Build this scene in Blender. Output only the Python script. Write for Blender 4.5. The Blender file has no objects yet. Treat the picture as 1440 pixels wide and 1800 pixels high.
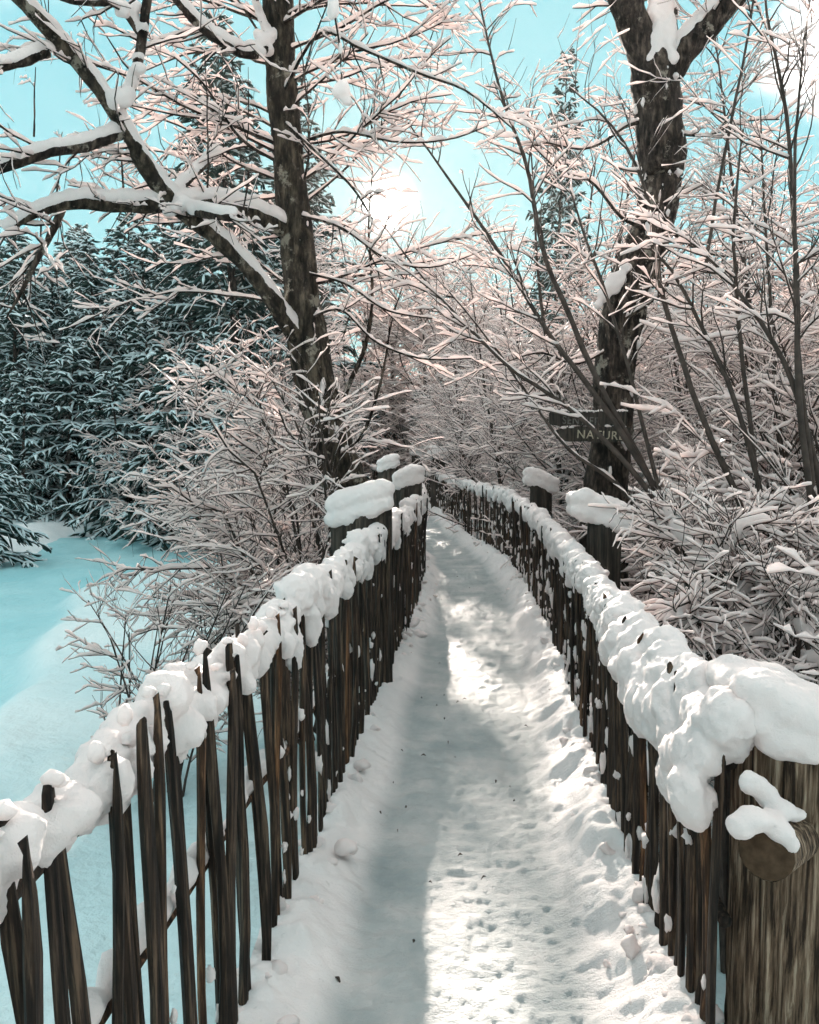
import bpy, bmesh, math, random
import numpy as np
from mathutils import Vector

sc = bpy.context.scene
COL = sc.collection
RNG = np.random.default_rng(11)
random.seed(11)

# ------------------------------------------------------------------ camera
F = 1413.0                      # focal length in pixels of the 1440 x 1800 photograph
HZ = 790.0                      # horizon row
PITCH = math.atan((900 - HZ) / F)
CAMZ = 1.55
cam_d = bpy.data.cameras.new('camera')
cam = bpy.data.objects.new('camera', cam_d)
COL.objects.link(cam)
cam.location = (0, 0, CAMZ)
cam.rotation_euler = (math.pi / 2 - PITCH, 0, 0)
cam_d.lens = 36.0 * F / 1800.0
cam_d.sensor_width = 36.0
cam_d.clip_start = 0.05
cam_d.clip_end = 2000
sc.camera = cam

def at(px, py, Y):
    """world point at depth Y seen at a pixel of the photograph"""
    x = (px - 720) / F
    yd = (py - 900) / F
    c, s = math.cos(PITCH), math.sin(PITCH)
    d = np.array([x, c - yd * s, -s - yd * c])
    return np.array([0, 0, CAMZ]) + d * (Y / d[1])

# ------------------------------------------------------------------ sky, sun, exposure
sd = at(681, 358, 100.0) - np.array([0, 0, CAMZ])
SUN = sd / np.linalg.norm(sd)
EL = math.asin(SUN[2])
AZ = math.atan2(SUN[0], SUN[1])

sc.view_settings.view_transform = 'Standard'
sc.view_settings.look = 'None'
sc.view_settings.gamma = 1.0
sc.view_settings.exposure = 1.7
sc.render.film_transparent = False
cy = sc.cycles
cy.use_denoising = True
try:
    cy.denoiser = 'OPENIMAGEDENOISE'
except Exception:
    pass
cy.max_bounces = 5
cy.diffuse_bounces = 3
cy.glossy_bounces = 2
cy.transmission_bounces = 3
cy.transparent_max_bounces = 4
cy.use_light_tree = False
cy.caustics_reflective = False
cy.caustics_refractive = False
cy.sample_clamp_indirect = 6.0
cy.use_adaptive_sampling = True
cy.adaptive_threshold = 0.045

W = bpy.data.worlds.new('World')
sc.world = W
W.use_nodes = True
wn, wl = W.node_tree.nodes, W.node_tree.links
wn.clear()
def N(nodes, t, **kw):
    n = nodes.new(t)
    for k, v in kw.items():
        setattr(n, k, v)
    return n
def wmath(op, a, b=None, clamp=False):
    n = N(wn, 'ShaderNodeMath', operation=op, use_clamp=clamp)
    for i, v in enumerate((a, b)):
        if v is None: continue
        if isinstance(v, (int, float)): n.inputs[i].default_value = v
        else: wl.new(v, n.inputs[i])
    return n.outputs[0]
def wmix(fac, a, b, blend='MIX'):
    n = N(wn, 'ShaderNodeMix', data_type='RGBA', blend_type=blend)
    for sock, v in ((n.inputs[0], fac), (n.inputs[6], a), (n.inputs[7], b)):
        if isinstance(v, (int, float)): sock.default_value = v
        elif isinstance(v, tuple): sock.default_value = (*v, 1)
        else: wl.new(v, sock)
    return n.outputs[2]
out = N(wn, 'ShaderNodeOutputWorld')
bg = N(wn, 'ShaderNodeBackground')
sky = N(wn, 'ShaderNodeTexSky', sky_type='NISHITA')
sky.sun_disc = False
sky.sun_elevation = EL
sky.sun_rotation = AZ
sky.air_density = 1.0
sky.dust_density = 0.2
sky.ozone_density = 2.0
# soft shoulder so that the air near the sun keeps its colour
lum = N(wn, 'ShaderNodeRGBToBW')
wl.new(sky.outputs[0], lum.inputs[0])
sh = wmath('DIVIDE', 2.6, wmath('ADD', lum.outputs[0], 2.6))
shn = N(wn, 'ShaderNodeVectorMath', operation='SCALE')
wl.new(sky.outputs[0], shn.inputs[0]); wl.new(sh, shn.inputs['Scale'])
tint = wmix(0.72, shn.outputs[0], (1.06, 2.66, 2.70))
# broken cloud; its wide bright cover out of view is added as fill light
tc = N(wn, 'ShaderNodeTexCoord')
mp = N(wn, 'ShaderNodeMapping')
mp.inputs['Location'].default_value = (29.30, 14.09, 10.31)
mp.inputs['Scale'].default_value = (-1.0, 1.0, 1.5)
wl.new(tc.outputs['Generated'], mp.inputs[0])
nz = N(wn, 'ShaderNodeTexNoise')
nz.inputs['Scale'].default_value = 2.1
nz.inputs['Detail'].default_value = 6.0
nz.inputs['Roughness'].default_value = 0.5
wl.new(mp.outputs[0], nz.inputs['Vector'])
cr = N(wn, 'ShaderNodeMapRange', interpolation_type='SMOOTHSTEP')
cr.inputs[1].default_value = 0.475
cr.inputs[2].default_value = 0.615
wl.new(nz.outputs[0], cr.inputs[0])
cloudy = wmix(cr.outputs[0], tint, (8.2, 7.5, 7.2))
# brightness of the air round the sun and the sun itself
dotn = N(wn, 'ShaderNodeVectorMath', operation='DOT_PRODUCT')
nrm = N(wn, 'ShaderNodeVectorMath', operation='NORMALIZE')
wl.new(tc.outputs['Generated'], nrm.inputs[0])
wl.new(nrm.outputs[0], dotn.inputs[0])
dotn.inputs[1].default_value = tuple(SUN)
ang = wmath('ARCCOSINE', wmath('MINIMUM', dotn.outputs['Value'], 0.9999999))
g1 = wmath('EXPONENT', wmath('MULTIPLY', wmath('POWER', wmath('DIVIDE', ang, 0.0165), 2.0), -1.0))
g2 = wmath('EXPONENT', wmath('MULTIPLY', wmath('DIVIDE', ang, 0.085), -1.0))
glow = wmix(1.0, wmix(1.0, cloudy, wmix(g2, (0, 0, 0), (1.1, 0.6, 0.4)), 'ADD'),
            wmix(g1, (0, 0, 0), (90.0, 84.0, 76.0)), 'ADD')
wl.new(glow, bg.inputs[0])
bg.inputs[1].default_value = 0.10
wl.new(bg.outputs[0], out.inputs[0])
W.cycles.sampling_method = 'MANUAL'
W.cycles.sample_map_resolution = 1024

sun_d = bpy.data.lights.new('sun', 'SUN')
sun_d.energy = 4.9
sun_d.angle = math.radians(0.53)
sun_d.color = (1.0, 0.87, 0.77)
sun = bpy.data.objects.new('sun', sun_d)
COL.objects.link(sun)
sun.rotation_mode = 'QUATERNION'
sun.rotation_quaternion = Vector(SUN).to_track_quat('Z', 'Y')
sun.location = (0, 30, 30)

# ------------------------------------------------------------------ materials
def mat(name):
    m = bpy.data.materials.new(name)
    m.use_nodes = True
    nt = m.node_tree
    nt.nodes.clear()
    o = nt.nodes.new('ShaderNodeOutputMaterial')
    return m, nt.nodes, nt.links, o
def noise(nodes, links, vec, scale, detail=4.0, rough=0.55, sc3=None):
    if sc3 is not None:
        mp_ = nodes.new('ShaderNodeMapping')
        mp_.inputs['Scale'].default_value = sc3
        links.new(vec, mp_.inputs[0])
        vec = mp_.outputs[0]
    n = nodes.new('ShaderNodeTexNoise')
    n.inputs['Scale'].default_value = scale
    n.inputs['Detail'].default_value = detail
    n.inputs['Roughness'].default_value = rough
    links.new(vec, n.inputs['Vector'])
    return n.outputs[0]
def ramp(nodes, links, fac, stops):
    r = nodes.new('ShaderNodeValToRGB')
    e = r.color_ramp.elements
    while len(e) < len(stops): e.new(0.5)
    for el, (p, c) in zip(e, stops):
        el.position = p
        el.color = (*c, 1) if len(c) == 3 else c
    links.new(fac, r.inputs[0])
    return r.outputs[0]
def bump(nodes, links, h, strength, dist):
    b = nodes.new('ShaderNodeBump')
    b.inputs['Strength'].default_value = strength
    b.inputs['Distance'].default_value = dist
    links.new(h, b.inputs['Height'])
    return b.outputs[0]
def principled(nodes, links, o, col, rough=0.7, normal=None, spec=0.3, sss=0.0, rad=(0.02, 0.02, 0.02)):
    p = nodes.new('ShaderNodeBsdfPrincipled')
    if isinstance(col, tuple): p.inputs['Base Color'].default_value = (*col, 1)
    else: links.new(col, p.inputs['Base Color'])
    p.inputs['Roughness'].default_value = rough
    p.inputs['Specular IOR Level'].default_value = spec
    if sss:
        p.inputs['Subsurface Weight'].default_value = sss
        p.inputs['Subsurface Radius'].default_value = rad
        p.inputs['Subsurface Scale'].default_value = 1.0
    if normal is not None: links.new(normal, p.inputs['Normal'])
    links.new(p.outputs[0], o.inputs[0])
    return p

def snow_mat(name, c0, c1, grain=260.0, gstr=0.35, gd=0.004, sss=0.0, transl=0.0, lump=30.0):
    m, n, l, o = mat(name)
    t = n.new('ShaderNodeTexCoord').outputs['Object']
    big = noise(n, l, t, 2.2, 4)
    col = ramp(n, l, big, [(0.3, c0), (0.7, c1)])
    h1 = noise(n, l, t, grain, 3, 0.7)
    h2 = noise(n, l, t, lump, 4, 0.6)
    mx = n.new('ShaderNodeMath'); mx.operation = 'MULTIPLY_ADD'
    l.new(h2, mx.inputs[0]); mx.inputs[1].default_value = 2.0; l.new(h1, mx.inputs[2])
    nb = bump(n, l, mx.outputs[0], gstr, gd)
    p = principled(n, l, o, col, 0.55, nb, 0.25, sss, (0.035, 0.03, 0.028))
    if transl:
        tr = n.new('ShaderNodeBsdfTranslucent')
        l.new(col, tr.inputs[0])
        ms = n.new('ShaderNodeMixShader')
        ms.inputs[0].default_value = transl
        l.new(p.outputs[0], ms.inputs[1]); l.new(tr.outputs[0], ms.inputs[2])
        l.new(ms.outputs[0], o.inputs[0])
    return m

M = {}
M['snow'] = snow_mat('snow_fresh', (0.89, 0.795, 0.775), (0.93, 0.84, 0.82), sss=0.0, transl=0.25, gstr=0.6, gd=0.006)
M['snow_twig'] = snow_mat('snow_on_twigs', (0.90, 0.785, 0.76), (0.945, 0.835, 0.81), grain=120, transl=0.42)
M['snow_cool'] = snow_mat('snow_conifer_shade_tint', (0.62, 0.74, 0.77), (0.74, 0.84, 0.86), grain=90, transl=0.15)  # cool shade put into the colour of the spruce snow
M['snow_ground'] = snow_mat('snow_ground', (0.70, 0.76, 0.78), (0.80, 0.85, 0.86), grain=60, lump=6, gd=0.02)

def path_mat():
    m, n, l, o = mat('trodden_snow')
    t = n.new('ShaderNodeTexCoord').outputs['Object']
    a = noise(n, l, t, 3.0, 6, 0.6)
    b = noise(n, l, t, 22.0, 5, 0.7)
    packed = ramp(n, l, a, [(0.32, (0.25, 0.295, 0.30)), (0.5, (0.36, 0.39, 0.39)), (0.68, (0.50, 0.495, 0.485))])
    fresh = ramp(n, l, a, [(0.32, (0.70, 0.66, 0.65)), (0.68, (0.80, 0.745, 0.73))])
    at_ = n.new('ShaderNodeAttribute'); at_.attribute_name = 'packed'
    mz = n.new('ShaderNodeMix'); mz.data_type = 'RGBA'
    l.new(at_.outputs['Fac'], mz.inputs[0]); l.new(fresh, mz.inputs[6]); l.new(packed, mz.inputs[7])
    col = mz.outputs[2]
    dirt = ramp(n, l, b, [(0.24, (0.34, 0.33, 0.31)), (0.36, (1, 1, 1))])
    mx = n.new('ShaderNodeMix'); mx.data_type = 'RGBA'; mx.blend_type = 'MULTIPLY'
    mx.inputs[0].default_value = 0.55
    l.new(col, mx.inputs[6]); l.new(dirt, mx.inputs[7])
    h = noise(n, l, t, 55.0, 5, 0.7, (1.0, 1.6, 1.0))
    h2 = noise(n, l, t, 240.0, 3, 0.7)
    ad = n.new('ShaderNodeMath'); ad.operation = 'MULTIPLY_ADD'
    l.new(h, ad.inputs[0]); ad.inputs[1].default_value = 3.0; l.new(h2, ad.inputs[2])
    principled(n, l, o, mx.outputs[2], 0.5, bump(n, l, ad.outputs[0], 0.5, 0.006), 0.3)
    return m
M['path'] = path_mat()

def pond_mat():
    m, n, l, o = mat('pond_snow_painted_tones')
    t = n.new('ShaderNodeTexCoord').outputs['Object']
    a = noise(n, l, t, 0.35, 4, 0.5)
    shade_teal = ramp(n, l, a, [(0.35, (0.23, 0.50, 0.545)), (0.65, (0.34, 0.585, 0.62))])
    lit_pale = ramp(n, l, a, [(0.35, (0.46, 0.63, 0.655)), (0.65, (0.61, 0.72, 0.73))])
    at_ = n.new('ShaderNodeAttribute'); at_.attribute_name = 'drift'  # drift shading put into the colour: teal outside the edge, paler on the drift
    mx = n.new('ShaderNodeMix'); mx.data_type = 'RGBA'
    l.new(at_.outputs['Fac'], mx.inputs[0]); l.new(shade_teal, mx.inputs[6]); l.new(lit_pale, mx.inputs[7])
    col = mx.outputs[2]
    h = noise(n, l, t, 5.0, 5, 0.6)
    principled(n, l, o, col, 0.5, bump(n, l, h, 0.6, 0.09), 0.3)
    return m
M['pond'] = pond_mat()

def bark_mat(name, dark, mid, light, scale=9.0, lich=0.62, licol=(0.30, 0.29, 0.26), bd=0.02):
    m, n, l, o = mat(name)
    t = n.new('ShaderNodeTexCoord').outputs['Object']
    a = noise(n, l, t, scale, 6, 0.65, (1.6, 1.6, 0.45))
    col = ramp(n, l, a, [(0.40, dark), (0.52, mid), (0.66, light)])
    b = noise(n, l, t, 5.0, 6, 0.7)
    fm = n.new('ShaderNodeMapRange'); fm.inputs[1].default_value = lich; fm.inputs[2].default_value = lich + 0.05
    l.new(b, fm.inputs[0])
    mx = n.new('ShaderNodeMix'); mx.data_type = 'RGBA'
    l.new(fm.outputs[0], mx.inputs[0]); l.new(col, mx.inputs[6]); mx.inputs[7].default_value = (*licol, 1)
    f = noise(n, l, t, 40.0, 5, 0.7, (1.3, 1.3, 0.5))
    ad = n.new('ShaderNodeMath'); ad.operation = 'ADD'
    l.new(a, ad.inputs[0]); l.new(f, ad.inputs[1])
    principled(n, l, o, mx.outputs[2], 0.85, bump(n, l, ad.outputs[0], 0.9, bd), 0.15)
    return m
M['bark'] = bark_mat('bark_dark', (0.008, 0.006, 0.005), (0.034, 0.025, 0.020), (0.125, 0.094, 0.074), scale=13.0, lich=0.585, licol=(0.27, 0.235, 0.195), bd=0.035)
M['bark_mossy'] = bark_mat('bark_mossy', (0.010, 0.008, 0.006), (0.042, 0.033, 0.024), (0.15, 0.118, 0.085), scale=13.0, lich=0.575, licol=(0.27, 0.24, 0.195), bd=0.035)
def plain(name, c0, c1, scale=14.0):
    m, n, l, o = mat(name)
    t = n.new('ShaderNodeTexCoord').outputs['Object']
    col = ramp(n, l, noise(n, l, t, scale, 3), [(0.3, c0), (0.7, c1)])
    principled(n, l, o, col, 0.8, None, 0.15)
    return m
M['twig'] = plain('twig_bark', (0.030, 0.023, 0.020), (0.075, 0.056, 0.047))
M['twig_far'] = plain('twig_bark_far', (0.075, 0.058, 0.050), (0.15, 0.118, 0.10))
M['needle'] = plain('spruce_needles', (0.012, 0.030, 0.027), (0.035, 0.062, 0.052), 3.0)

def wood_mat(name, dark, mid, light, rnd=True, gs=26.0, bd=0.004):
    m, n, l, o = mat(name)
    t = n.new('ShaderNodeTexCoord').outputs['Object']
    vec = t
    oi = n.new('ShaderNodeObjectInfo')
    if rnd:
        ad = n.new('ShaderNodeVectorMath'); ad.operation = 'ADD'
        cm = n.new('ShaderNodeCombineXYZ')
        mu = n.new('ShaderNodeMath'); mu.operation = 'MULTIPLY'; mu.inputs[1].default_value = 37.0
        l.new(oi.outputs['Random'], mu.inputs[0])
        for i in range(3): l.new(mu.outputs[0], cm.inputs[i])
        l.new(t, ad.inputs[0]); l.new(cm.outputs[0], ad.inputs[1])
        vec = ad.outputs[0]
    g = noise(n, l, vec, gs, 6, 0.65, (3.0, 3.0, 0.16))
    col = ramp(n, l, g, [(0.40, dark), (0.52, mid), (0.65, light)])
    if rnd:
        rr = ramp(n, l, oi.outputs['Random'], [(0.0, (0.62, 0.62, 0.64)), (0.6, (1.0, 0.98, 0.96)), (0.86, (1.25, 1.15, 1.05)), (1.0, (2.1, 1.5, 1.05))])
        mx = n.new('ShaderNodeMix'); mx.data_type = 'RGBA'; mx.blend_type = 'MULTIPLY'
        mx.inputs[0].default_value = 1.0
        l.new(col, mx.inputs[6]); l.new(rr, mx.inputs[7])
        col = mx.outputs[2]
    principled(n, l, o, col, 0.75, bump(n, l, g, 0.9, bd), 0.2)
    return m
M['paling'] = wood_mat('chestnut_paling', (0.008, 0.006, 0.005), (0.032, 0.021, 0.015), (0.125, 0.083, 0.056))
M['post'] = wood_mat('weathered_post', (0.028, 0.017, 0.011), (0.19, 0.125, 0.082), (0.47, 0.36, 0.265), False, 24.0, 0.03)
M['post_dark'] = wood_mat('wet_dark_post', (0.014, 0.012, 0.010), (0.036, 0.028, 0.022), (0.08, 0.062, 0.048), False, 16.0, 0.01)
M['endgrain'] = plain('log_end', (0.040, 0.024, 0.014), (0.085, 0.052, 0.031), 45.0)
M['sign'] = wood_mat('sign_board', (0.016, 0.015, 0.013), (0.035, 0.030, 0.025), (0.07, 0.058, 0.045), False, 20.0, 0.006)
M['letter'] = plain('carved_letter_paint', (0.30, 0.26, 0.19), (0.50, 0.45, 0.35), 60.0)
M['letter_worn'] = plain('worn_letter_paint', (0.05, 0.05, 0.048), (0.24, 0.23, 0.21), 40.0)

# ------------------------------------------------------------------ mesh helpers
def vhash(ix, iy, iz, seed):
    h = (ix * 374761393 + iy * 668265263 + iz * 2147483647 + seed * 144665) & 0xFFFFFFFF
    h = ((h ^ (h >> 13)) * 1274126177) & 0xFFFFFFFF
    h = h ^ (h >> 16)
    return (h & 0xFFFF) / 65535.0
def vnoise(p, seed=0):
    """value noise in [-1,1] for an (n,3) array"""
    i = np.floor(p).astype(np.int64)
    f = p - i
    f = f * f * (3 - 2 * f)
    r = 0
    for dx in (0, 1):
        for dy in (0, 1):
            for dz in (0, 1):
                w = (f[:, 0] if dx else 1 - f[:, 0]) * (f[:, 1] if dy else 1 - f[:, 1]) * (f[:, 2] if dz else 1 - f[:, 2])
                r = r + w * vhash(i[:, 0] + dx, i[:, 1] + dy, i[:, 2] + dz, seed)
    return r * 2 - 1
def fbm(p, octv=4, seed=0, rough=0.5):
    a, s, r = 1.0, 1.0, 0
    for k in range(octv):
        r = r + a * vnoise(p * s + 13.7 * k, seed + k)
        a *= rough; s *= 2.03
    return r

def make_mesh(name, verts, faces, material, smooth=True):
    """faces: (m,4) or (m,3) int array, or a list of such arrays"""
    me = bpy.data.meshes.new(name)
    verts = np.asarray(verts, dtype=np.float32)
    if not isinstance(faces, list): faces = [faces]
    faces = [np.asarray(f, dtype=np.int32) for f in faces if len(f)]
    loops = np.concatenate([f.ravel() for f in faces])
    tot = np.concatenate([np.full(len(f), f.shape[1], dtype=np.int32) for f in faces])
    start = np.concatenate([[0], np.cumsum(tot)[:-1]]).astype(np.int32)
    me.vertices.add(len(verts)); me.vertices.foreach_set('co', verts.ravel())
    me.loops.add(len(loops)); me.loops.foreach_set('vertex_index', loops)
    me.polygons.add(len(tot)); me.polygons.foreach_set('loop_start', start)
    me.polygons.foreach_set('loop_total', tot)
    me.polygons.foreach_set('use_smooth', np.full(len(tot), smooth, dtype=bool))
    me.update(calc_edges=True); me.validate()
    if material is not None: me.materials.append(material)
    return me
def link(name, me, parent=None, loc=None):
    o = bpy.data.objects.new(name, me)
    COL.objects.link(o)
    if parent is not None: o.parent = parent
    if loc is not None: o.location = loc
    return o
def tag(o, label=None, cat=None, group=None, kind=None):
    if label: o['label'] = label
    if cat: o['category'] = cat
    if group: o['group'] = group
    if kind: o['kind'] = kind
    return o
def thing(name, label, cat, loc=(0, 0, 0), rz=0.0, group=None):
    o = bpy.data.objects.new(name, None)
    o.empty_display_size = 0.1
    COL.objects.link(o)
    o.location = loc
    o.rotation_euler = (0, 0, rz)
    return tag(o, label, cat, group)
def copy_tree(root, loc, rz, s=1.0, label=None, group=None, lean=(0, 0)):
    r = root.copy(); COL.objects.link(r)
    r.location = loc; r.rotation_euler = (lean[0], lean[1], rz); r.scale = (s, s, s)
    if label: r['label'] = label
    if group: r['group'] = group
    for ch in root.children:
        c = ch.copy(); COL.objects.link(c); c.parent = r
    return r

class Geo:
    def __init__(s): s.v, s.q, s.t, s.n = [], [], [], 0
    def add(s, v, q=None, t=None):
        s.v.append(v)
        if q is not None and len(q): s.q.append(np.asarray(q) + s.n)
        if t is not None and len(t): s.t.append(np.asarray(t) + s.n)
        s.n += len(v)
    def empty(s): return s.n == 0
    def mesh(s, name, material, smooth=True):
        fs = []
        if s.q: fs.append(np.concatenate(s.q))
        if s.t: fs.append(np.concatenate(s.t))
        return make_mesh(name, np.concatenate(s.v), fs, material, smooth)

def frames(P):
    T = np.gradient(P, axis=1)
    T /= np.linalg.norm(T, axis=2, keepdims=True) + 1e-9
    S = np.cross(T, np.array([0.0, 0.0, 1.0]) + 0.02 * np.array([0.7, 0.3, 0]))
    S /= np.linalg.norm(S, axis=2, keepdims=True) + 1e-6
    U = np.cross(S, T)
    return T, S, U
def ring_faces(B, n, k):
    b = np.arange(B)[:, None, None] * n * k
    i = np.arange(n - 1)[None, :, None] * k
    j = np.arange(k)[None, None, :]
    j2 = (j + 1) % k
    a = b + i + j; c = b + i + j2
    return np.stack([a, c, c + k, a + k], -1).reshape(-1, 4)
def tubes(geo, P, R, k, jit=0.0, rng=RNG):
    """P (B,n,3), R (B,n)"""
    B, n, _ = P.shape
    T, S, U = frames(P)
    th = np.arange(k) / k * 2 * math.pi
    rr = R[:, :, None] * (1 + (rng.uniform(-jit, jit, (B, n, k)) if jit else 0))
    v = P[:, :, None, :] + S[:, :, None, :] * (rr * np.cos(th))[..., None] + U[:, :, None, :] * (rr * np.sin(th))[..., None]
    geo.add(v.reshape(-1, 3), ring_faces(B, n, k))
def snow_tubes(geo, P, R, k, w, h, rng=RNG, amount=1.0, clump=0.5, steep=0.9, wfac=1.05, blotch=0.15, fine=True):
    """snow lying along the upper side of each branch: P (B,n,3), R (B,n)"""
    i_ = np.linspace(0, P.shape[1] - 1, 2 * P.shape[1] - 1 if fine else P.shape[1]); a_ = np.minimum(i_.astype(int), P.shape[1] - 2); f_ = i_ - a_
    P = P[:, a_] * (1 - f_)[None, :, None] + P[:, a_ + 1] * f_[None, :, None]
    R = R[:, a_] * (1 - f_)[None] + R[:, a_ + 1] * f_[None]
    B, n, _ = P.shape
    T, S, U = frames(P)
    flat = np.clip((steep - np.abs(T[:, :, 2])) / 0.35, 0, 1)
    nz_ = np.clip(1 + 0.6 * rng.uniform(-clump, clump, (B, n)), 0.05, 2)
    gap = (rng.random((B, n)) > blotch) * 1.0
    sf = flat * nz_ * amount * (0.4 + 0.6 * gap)
    sf[:, -1] *= 0.7; sf[:, 0] *= 0.8
    ww = (R * wfac + 0.75 * w) * np.clip(sf, 0, 1.2)
    hh = (1.1 * h + 0.25 * R) * sf
    th = np.arange(k) / k * 2 * math.pi
    C = P.copy(); C[:, :, 2] += R * 0.55 + hh * 0.75
    # flat underside, round top
    cs, sn = np.cos(th), np.sin(th)
    sn = np.where(sn < 0, sn * 0.75, sn)
    v = C[:, :, None, :] + S[:, :, None, :] * (ww[:, :, None] * cs)[..., None] + np.array([0, 0, 1.0]) * (hh[:, :, None] * sn)[..., None]
    geo.add(v.reshape(-1, 3), ring_faces(B, n, k))

def resample(pts, n):
    """catmull-like smooth resample of a control polyline (m,d) to n points"""
    pts = np.asarray(pts, float)
    m = len(pts)
    t = np.linspace(0, m - 1, n)
    i = np.clip(np.floor(t).astype(int), 0, m - 2)
    f = (t - i)[:, None]
    p0 = pts[np.clip(i - 1, 0, m - 1)]; p1 = pts[i]; p2 = pts[i + 1]; p3 = pts[np.clip(i + 2, 0, m - 1)]
    return 0.5 * (2 * p1 + (p2 - p0) * f + (2 * p0 - 5 * p1 + 4 * p2 - p3) * f ** 2 + (3 * p1 - p0 - 3 * p2 + p3) * f ** 3)

def grow(p0, d, L, n, droop, wig, rng):
    """a branch as n points: droop bends it to the ground (+) or the light (-)"""
    d = np.array(d, float); d /= np.linalg.norm(d)
    st = L / (n - 1)
    P = [np.array(p0, float)]
    wv = rng.normal(0, wig, (n, 3))
    for i in range(n - 1):
        d = d + wv[i]; d[2] -= droop * st
        d /= np.linalg.norm(d)
        P.append(P[-1] + d * st)
    return np.array(P)
def side_dir(t, rng, spread, up=0.0):
    t = t / (np.linalg.norm(t) + 1e-9)
    r = rng.normal(0, 1, 3)
    r -= t * r.dot(t); r /= np.linalg.norm(r) + 1e-9
    d = t * math.cos(spread) + r * math.sin(spread)
    d[2] += up
    return d / np.linalg.norm(d)
def taper(n, r0, r1, p=1.0): return r0 + (r1 - r0) * np.linspace(0, 1, n) ** p

ICO = {}
def ico(sub):
    if sub not in ICO:
        bm = bmesh.new(); bmesh.ops.create_icosphere(bm, subdivisions=sub, radius=1.0)
        ICO[sub] = (np.array([v.co[:] for v in bm.verts]), np.array([[v.index for v in f.verts] for f in bm.faces]))
        bm.free()
    return ICO[sub]
def blob(geo, c, r, sub=2, jit=0.0, rot=0.0, rng=RNG):
    v, f = ico(sub)
    vv = v * np.asarray(r)
    if jit: vv = vv * (1 + jit * vnoise(v * (1.7 if jit < 0.45 else 2.6) + rng.uniform(0, 99, 3), 5))[:, None]
    if rot:
        c_, s_ = math.cos(rot), math.sin(rot)
        vv = vv @ np.array([[c_, s_, 0], [-s_, c_, 0], [0, 0, 1]])
    geo.add(vv + np.asarray(c), None, f)
def remeshed(geo, name, material, voxel, smooth=4, rough=0.0, rscale=20.0):
    """fuse overlapping blobs into one skin of snow"""
    me = geo.mesh(name + '_raw', None)
    o = bpy.data.objects.new(name + '_raw', me); COL.objects.link(o)
    md = o.modifiers.new('r', 'REMESH'); md.mode = 'VOXEL'; md.voxel_size = voxel
    ms = o.modifiers.new('s', 'SMOOTH'); ms.factor = 0.5; ms.iterations = smooth
    dg = bpy.context.evaluated_depsgraph_get()
    e = o.evaluated_get(dg)
    m2 = bpy.data.meshes.new_from_object(e)
    bpy.data.objects.remove(o); bpy.data.meshes.remove(me)
    m2.name = name
    if rough:
        nv = len(m2.vertices)
        co = np.empty(nv * 3, np.float32); m2.vertices.foreach_get('co', co); co = co.reshape(-1, 3)
        no = np.empty(nv * 3, np.float32); m2.vertices.foreach_get('normal', no); no = no.reshape(-1, 3)
        d = (fbm(co.astype(float) * rscale, 3, 3) + 0.35 * fbm(co.astype(float) * rscale * 5.3, 2, 9)) * rough
        co = co + no * d[:, None]
        m2.vertices.foreach_set('co', co.astype(np.float32).ravel())
    m2.polygons.foreach_set('use_smooth', np.ones(len(m2.polygons), dtype=bool))
    m2.materials.clear(); m2.materials.append(material)
    m2.update()
    return m2

# ------------------------------------------------------------------ the course of the walk
def smooth01(a, b, x):
    t = np.clip((np.asarray(x, float) - a) / (b - a), 0, 1)
    return t * t * (3 - 2 * t)
def deck_z(y): return 0.0 * np.asarray(y, float)
LEFT = np.array([(-1.5, -0.78), (0.0, -0.64), (1.0, -0.548), (2.2, -0.432), (4.2, -0.242), (6.0, -0.075), (7.5, 0.055), (9.0, 0.145), (10.0, 0.170),
                 (11.2, 0.150), (12.5, 0.07), (14.0, -0.10), (17.5, -0.34), (22.0, -0.72), (26.0, -1.2), (30.0, -1.9)])
RIGHT = np.array([(-1.5, 0.40), (0.0, 0.55), (1.0, 0.63), (1.9, 0.715), (2.4, 0.752), (3.2, 0.812), (4.7, 0.965), (6.6, 1.13), (8.0, 1.215), (9.3, 1.265),
                  (10.9, 1.25), (12.2, 1.13), (13.7, 0.97), (17.5, 0.78), (22.3, 0.44), (26.0, 0.02), (30.0, -0.6)])
def curve_pts(ctrl):
    p = resample(ctrl[:, ::-1], 2400)           # x, y
    return p
CL, CR = curve_pts(LEFT), curve_pts(RIGHT)
def xl(y): return np.interp(y, CL[:, 1], CL[:, 0])
def xr(y): return np.interp(y, CR[:, 1], CR[:, 0])

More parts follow.
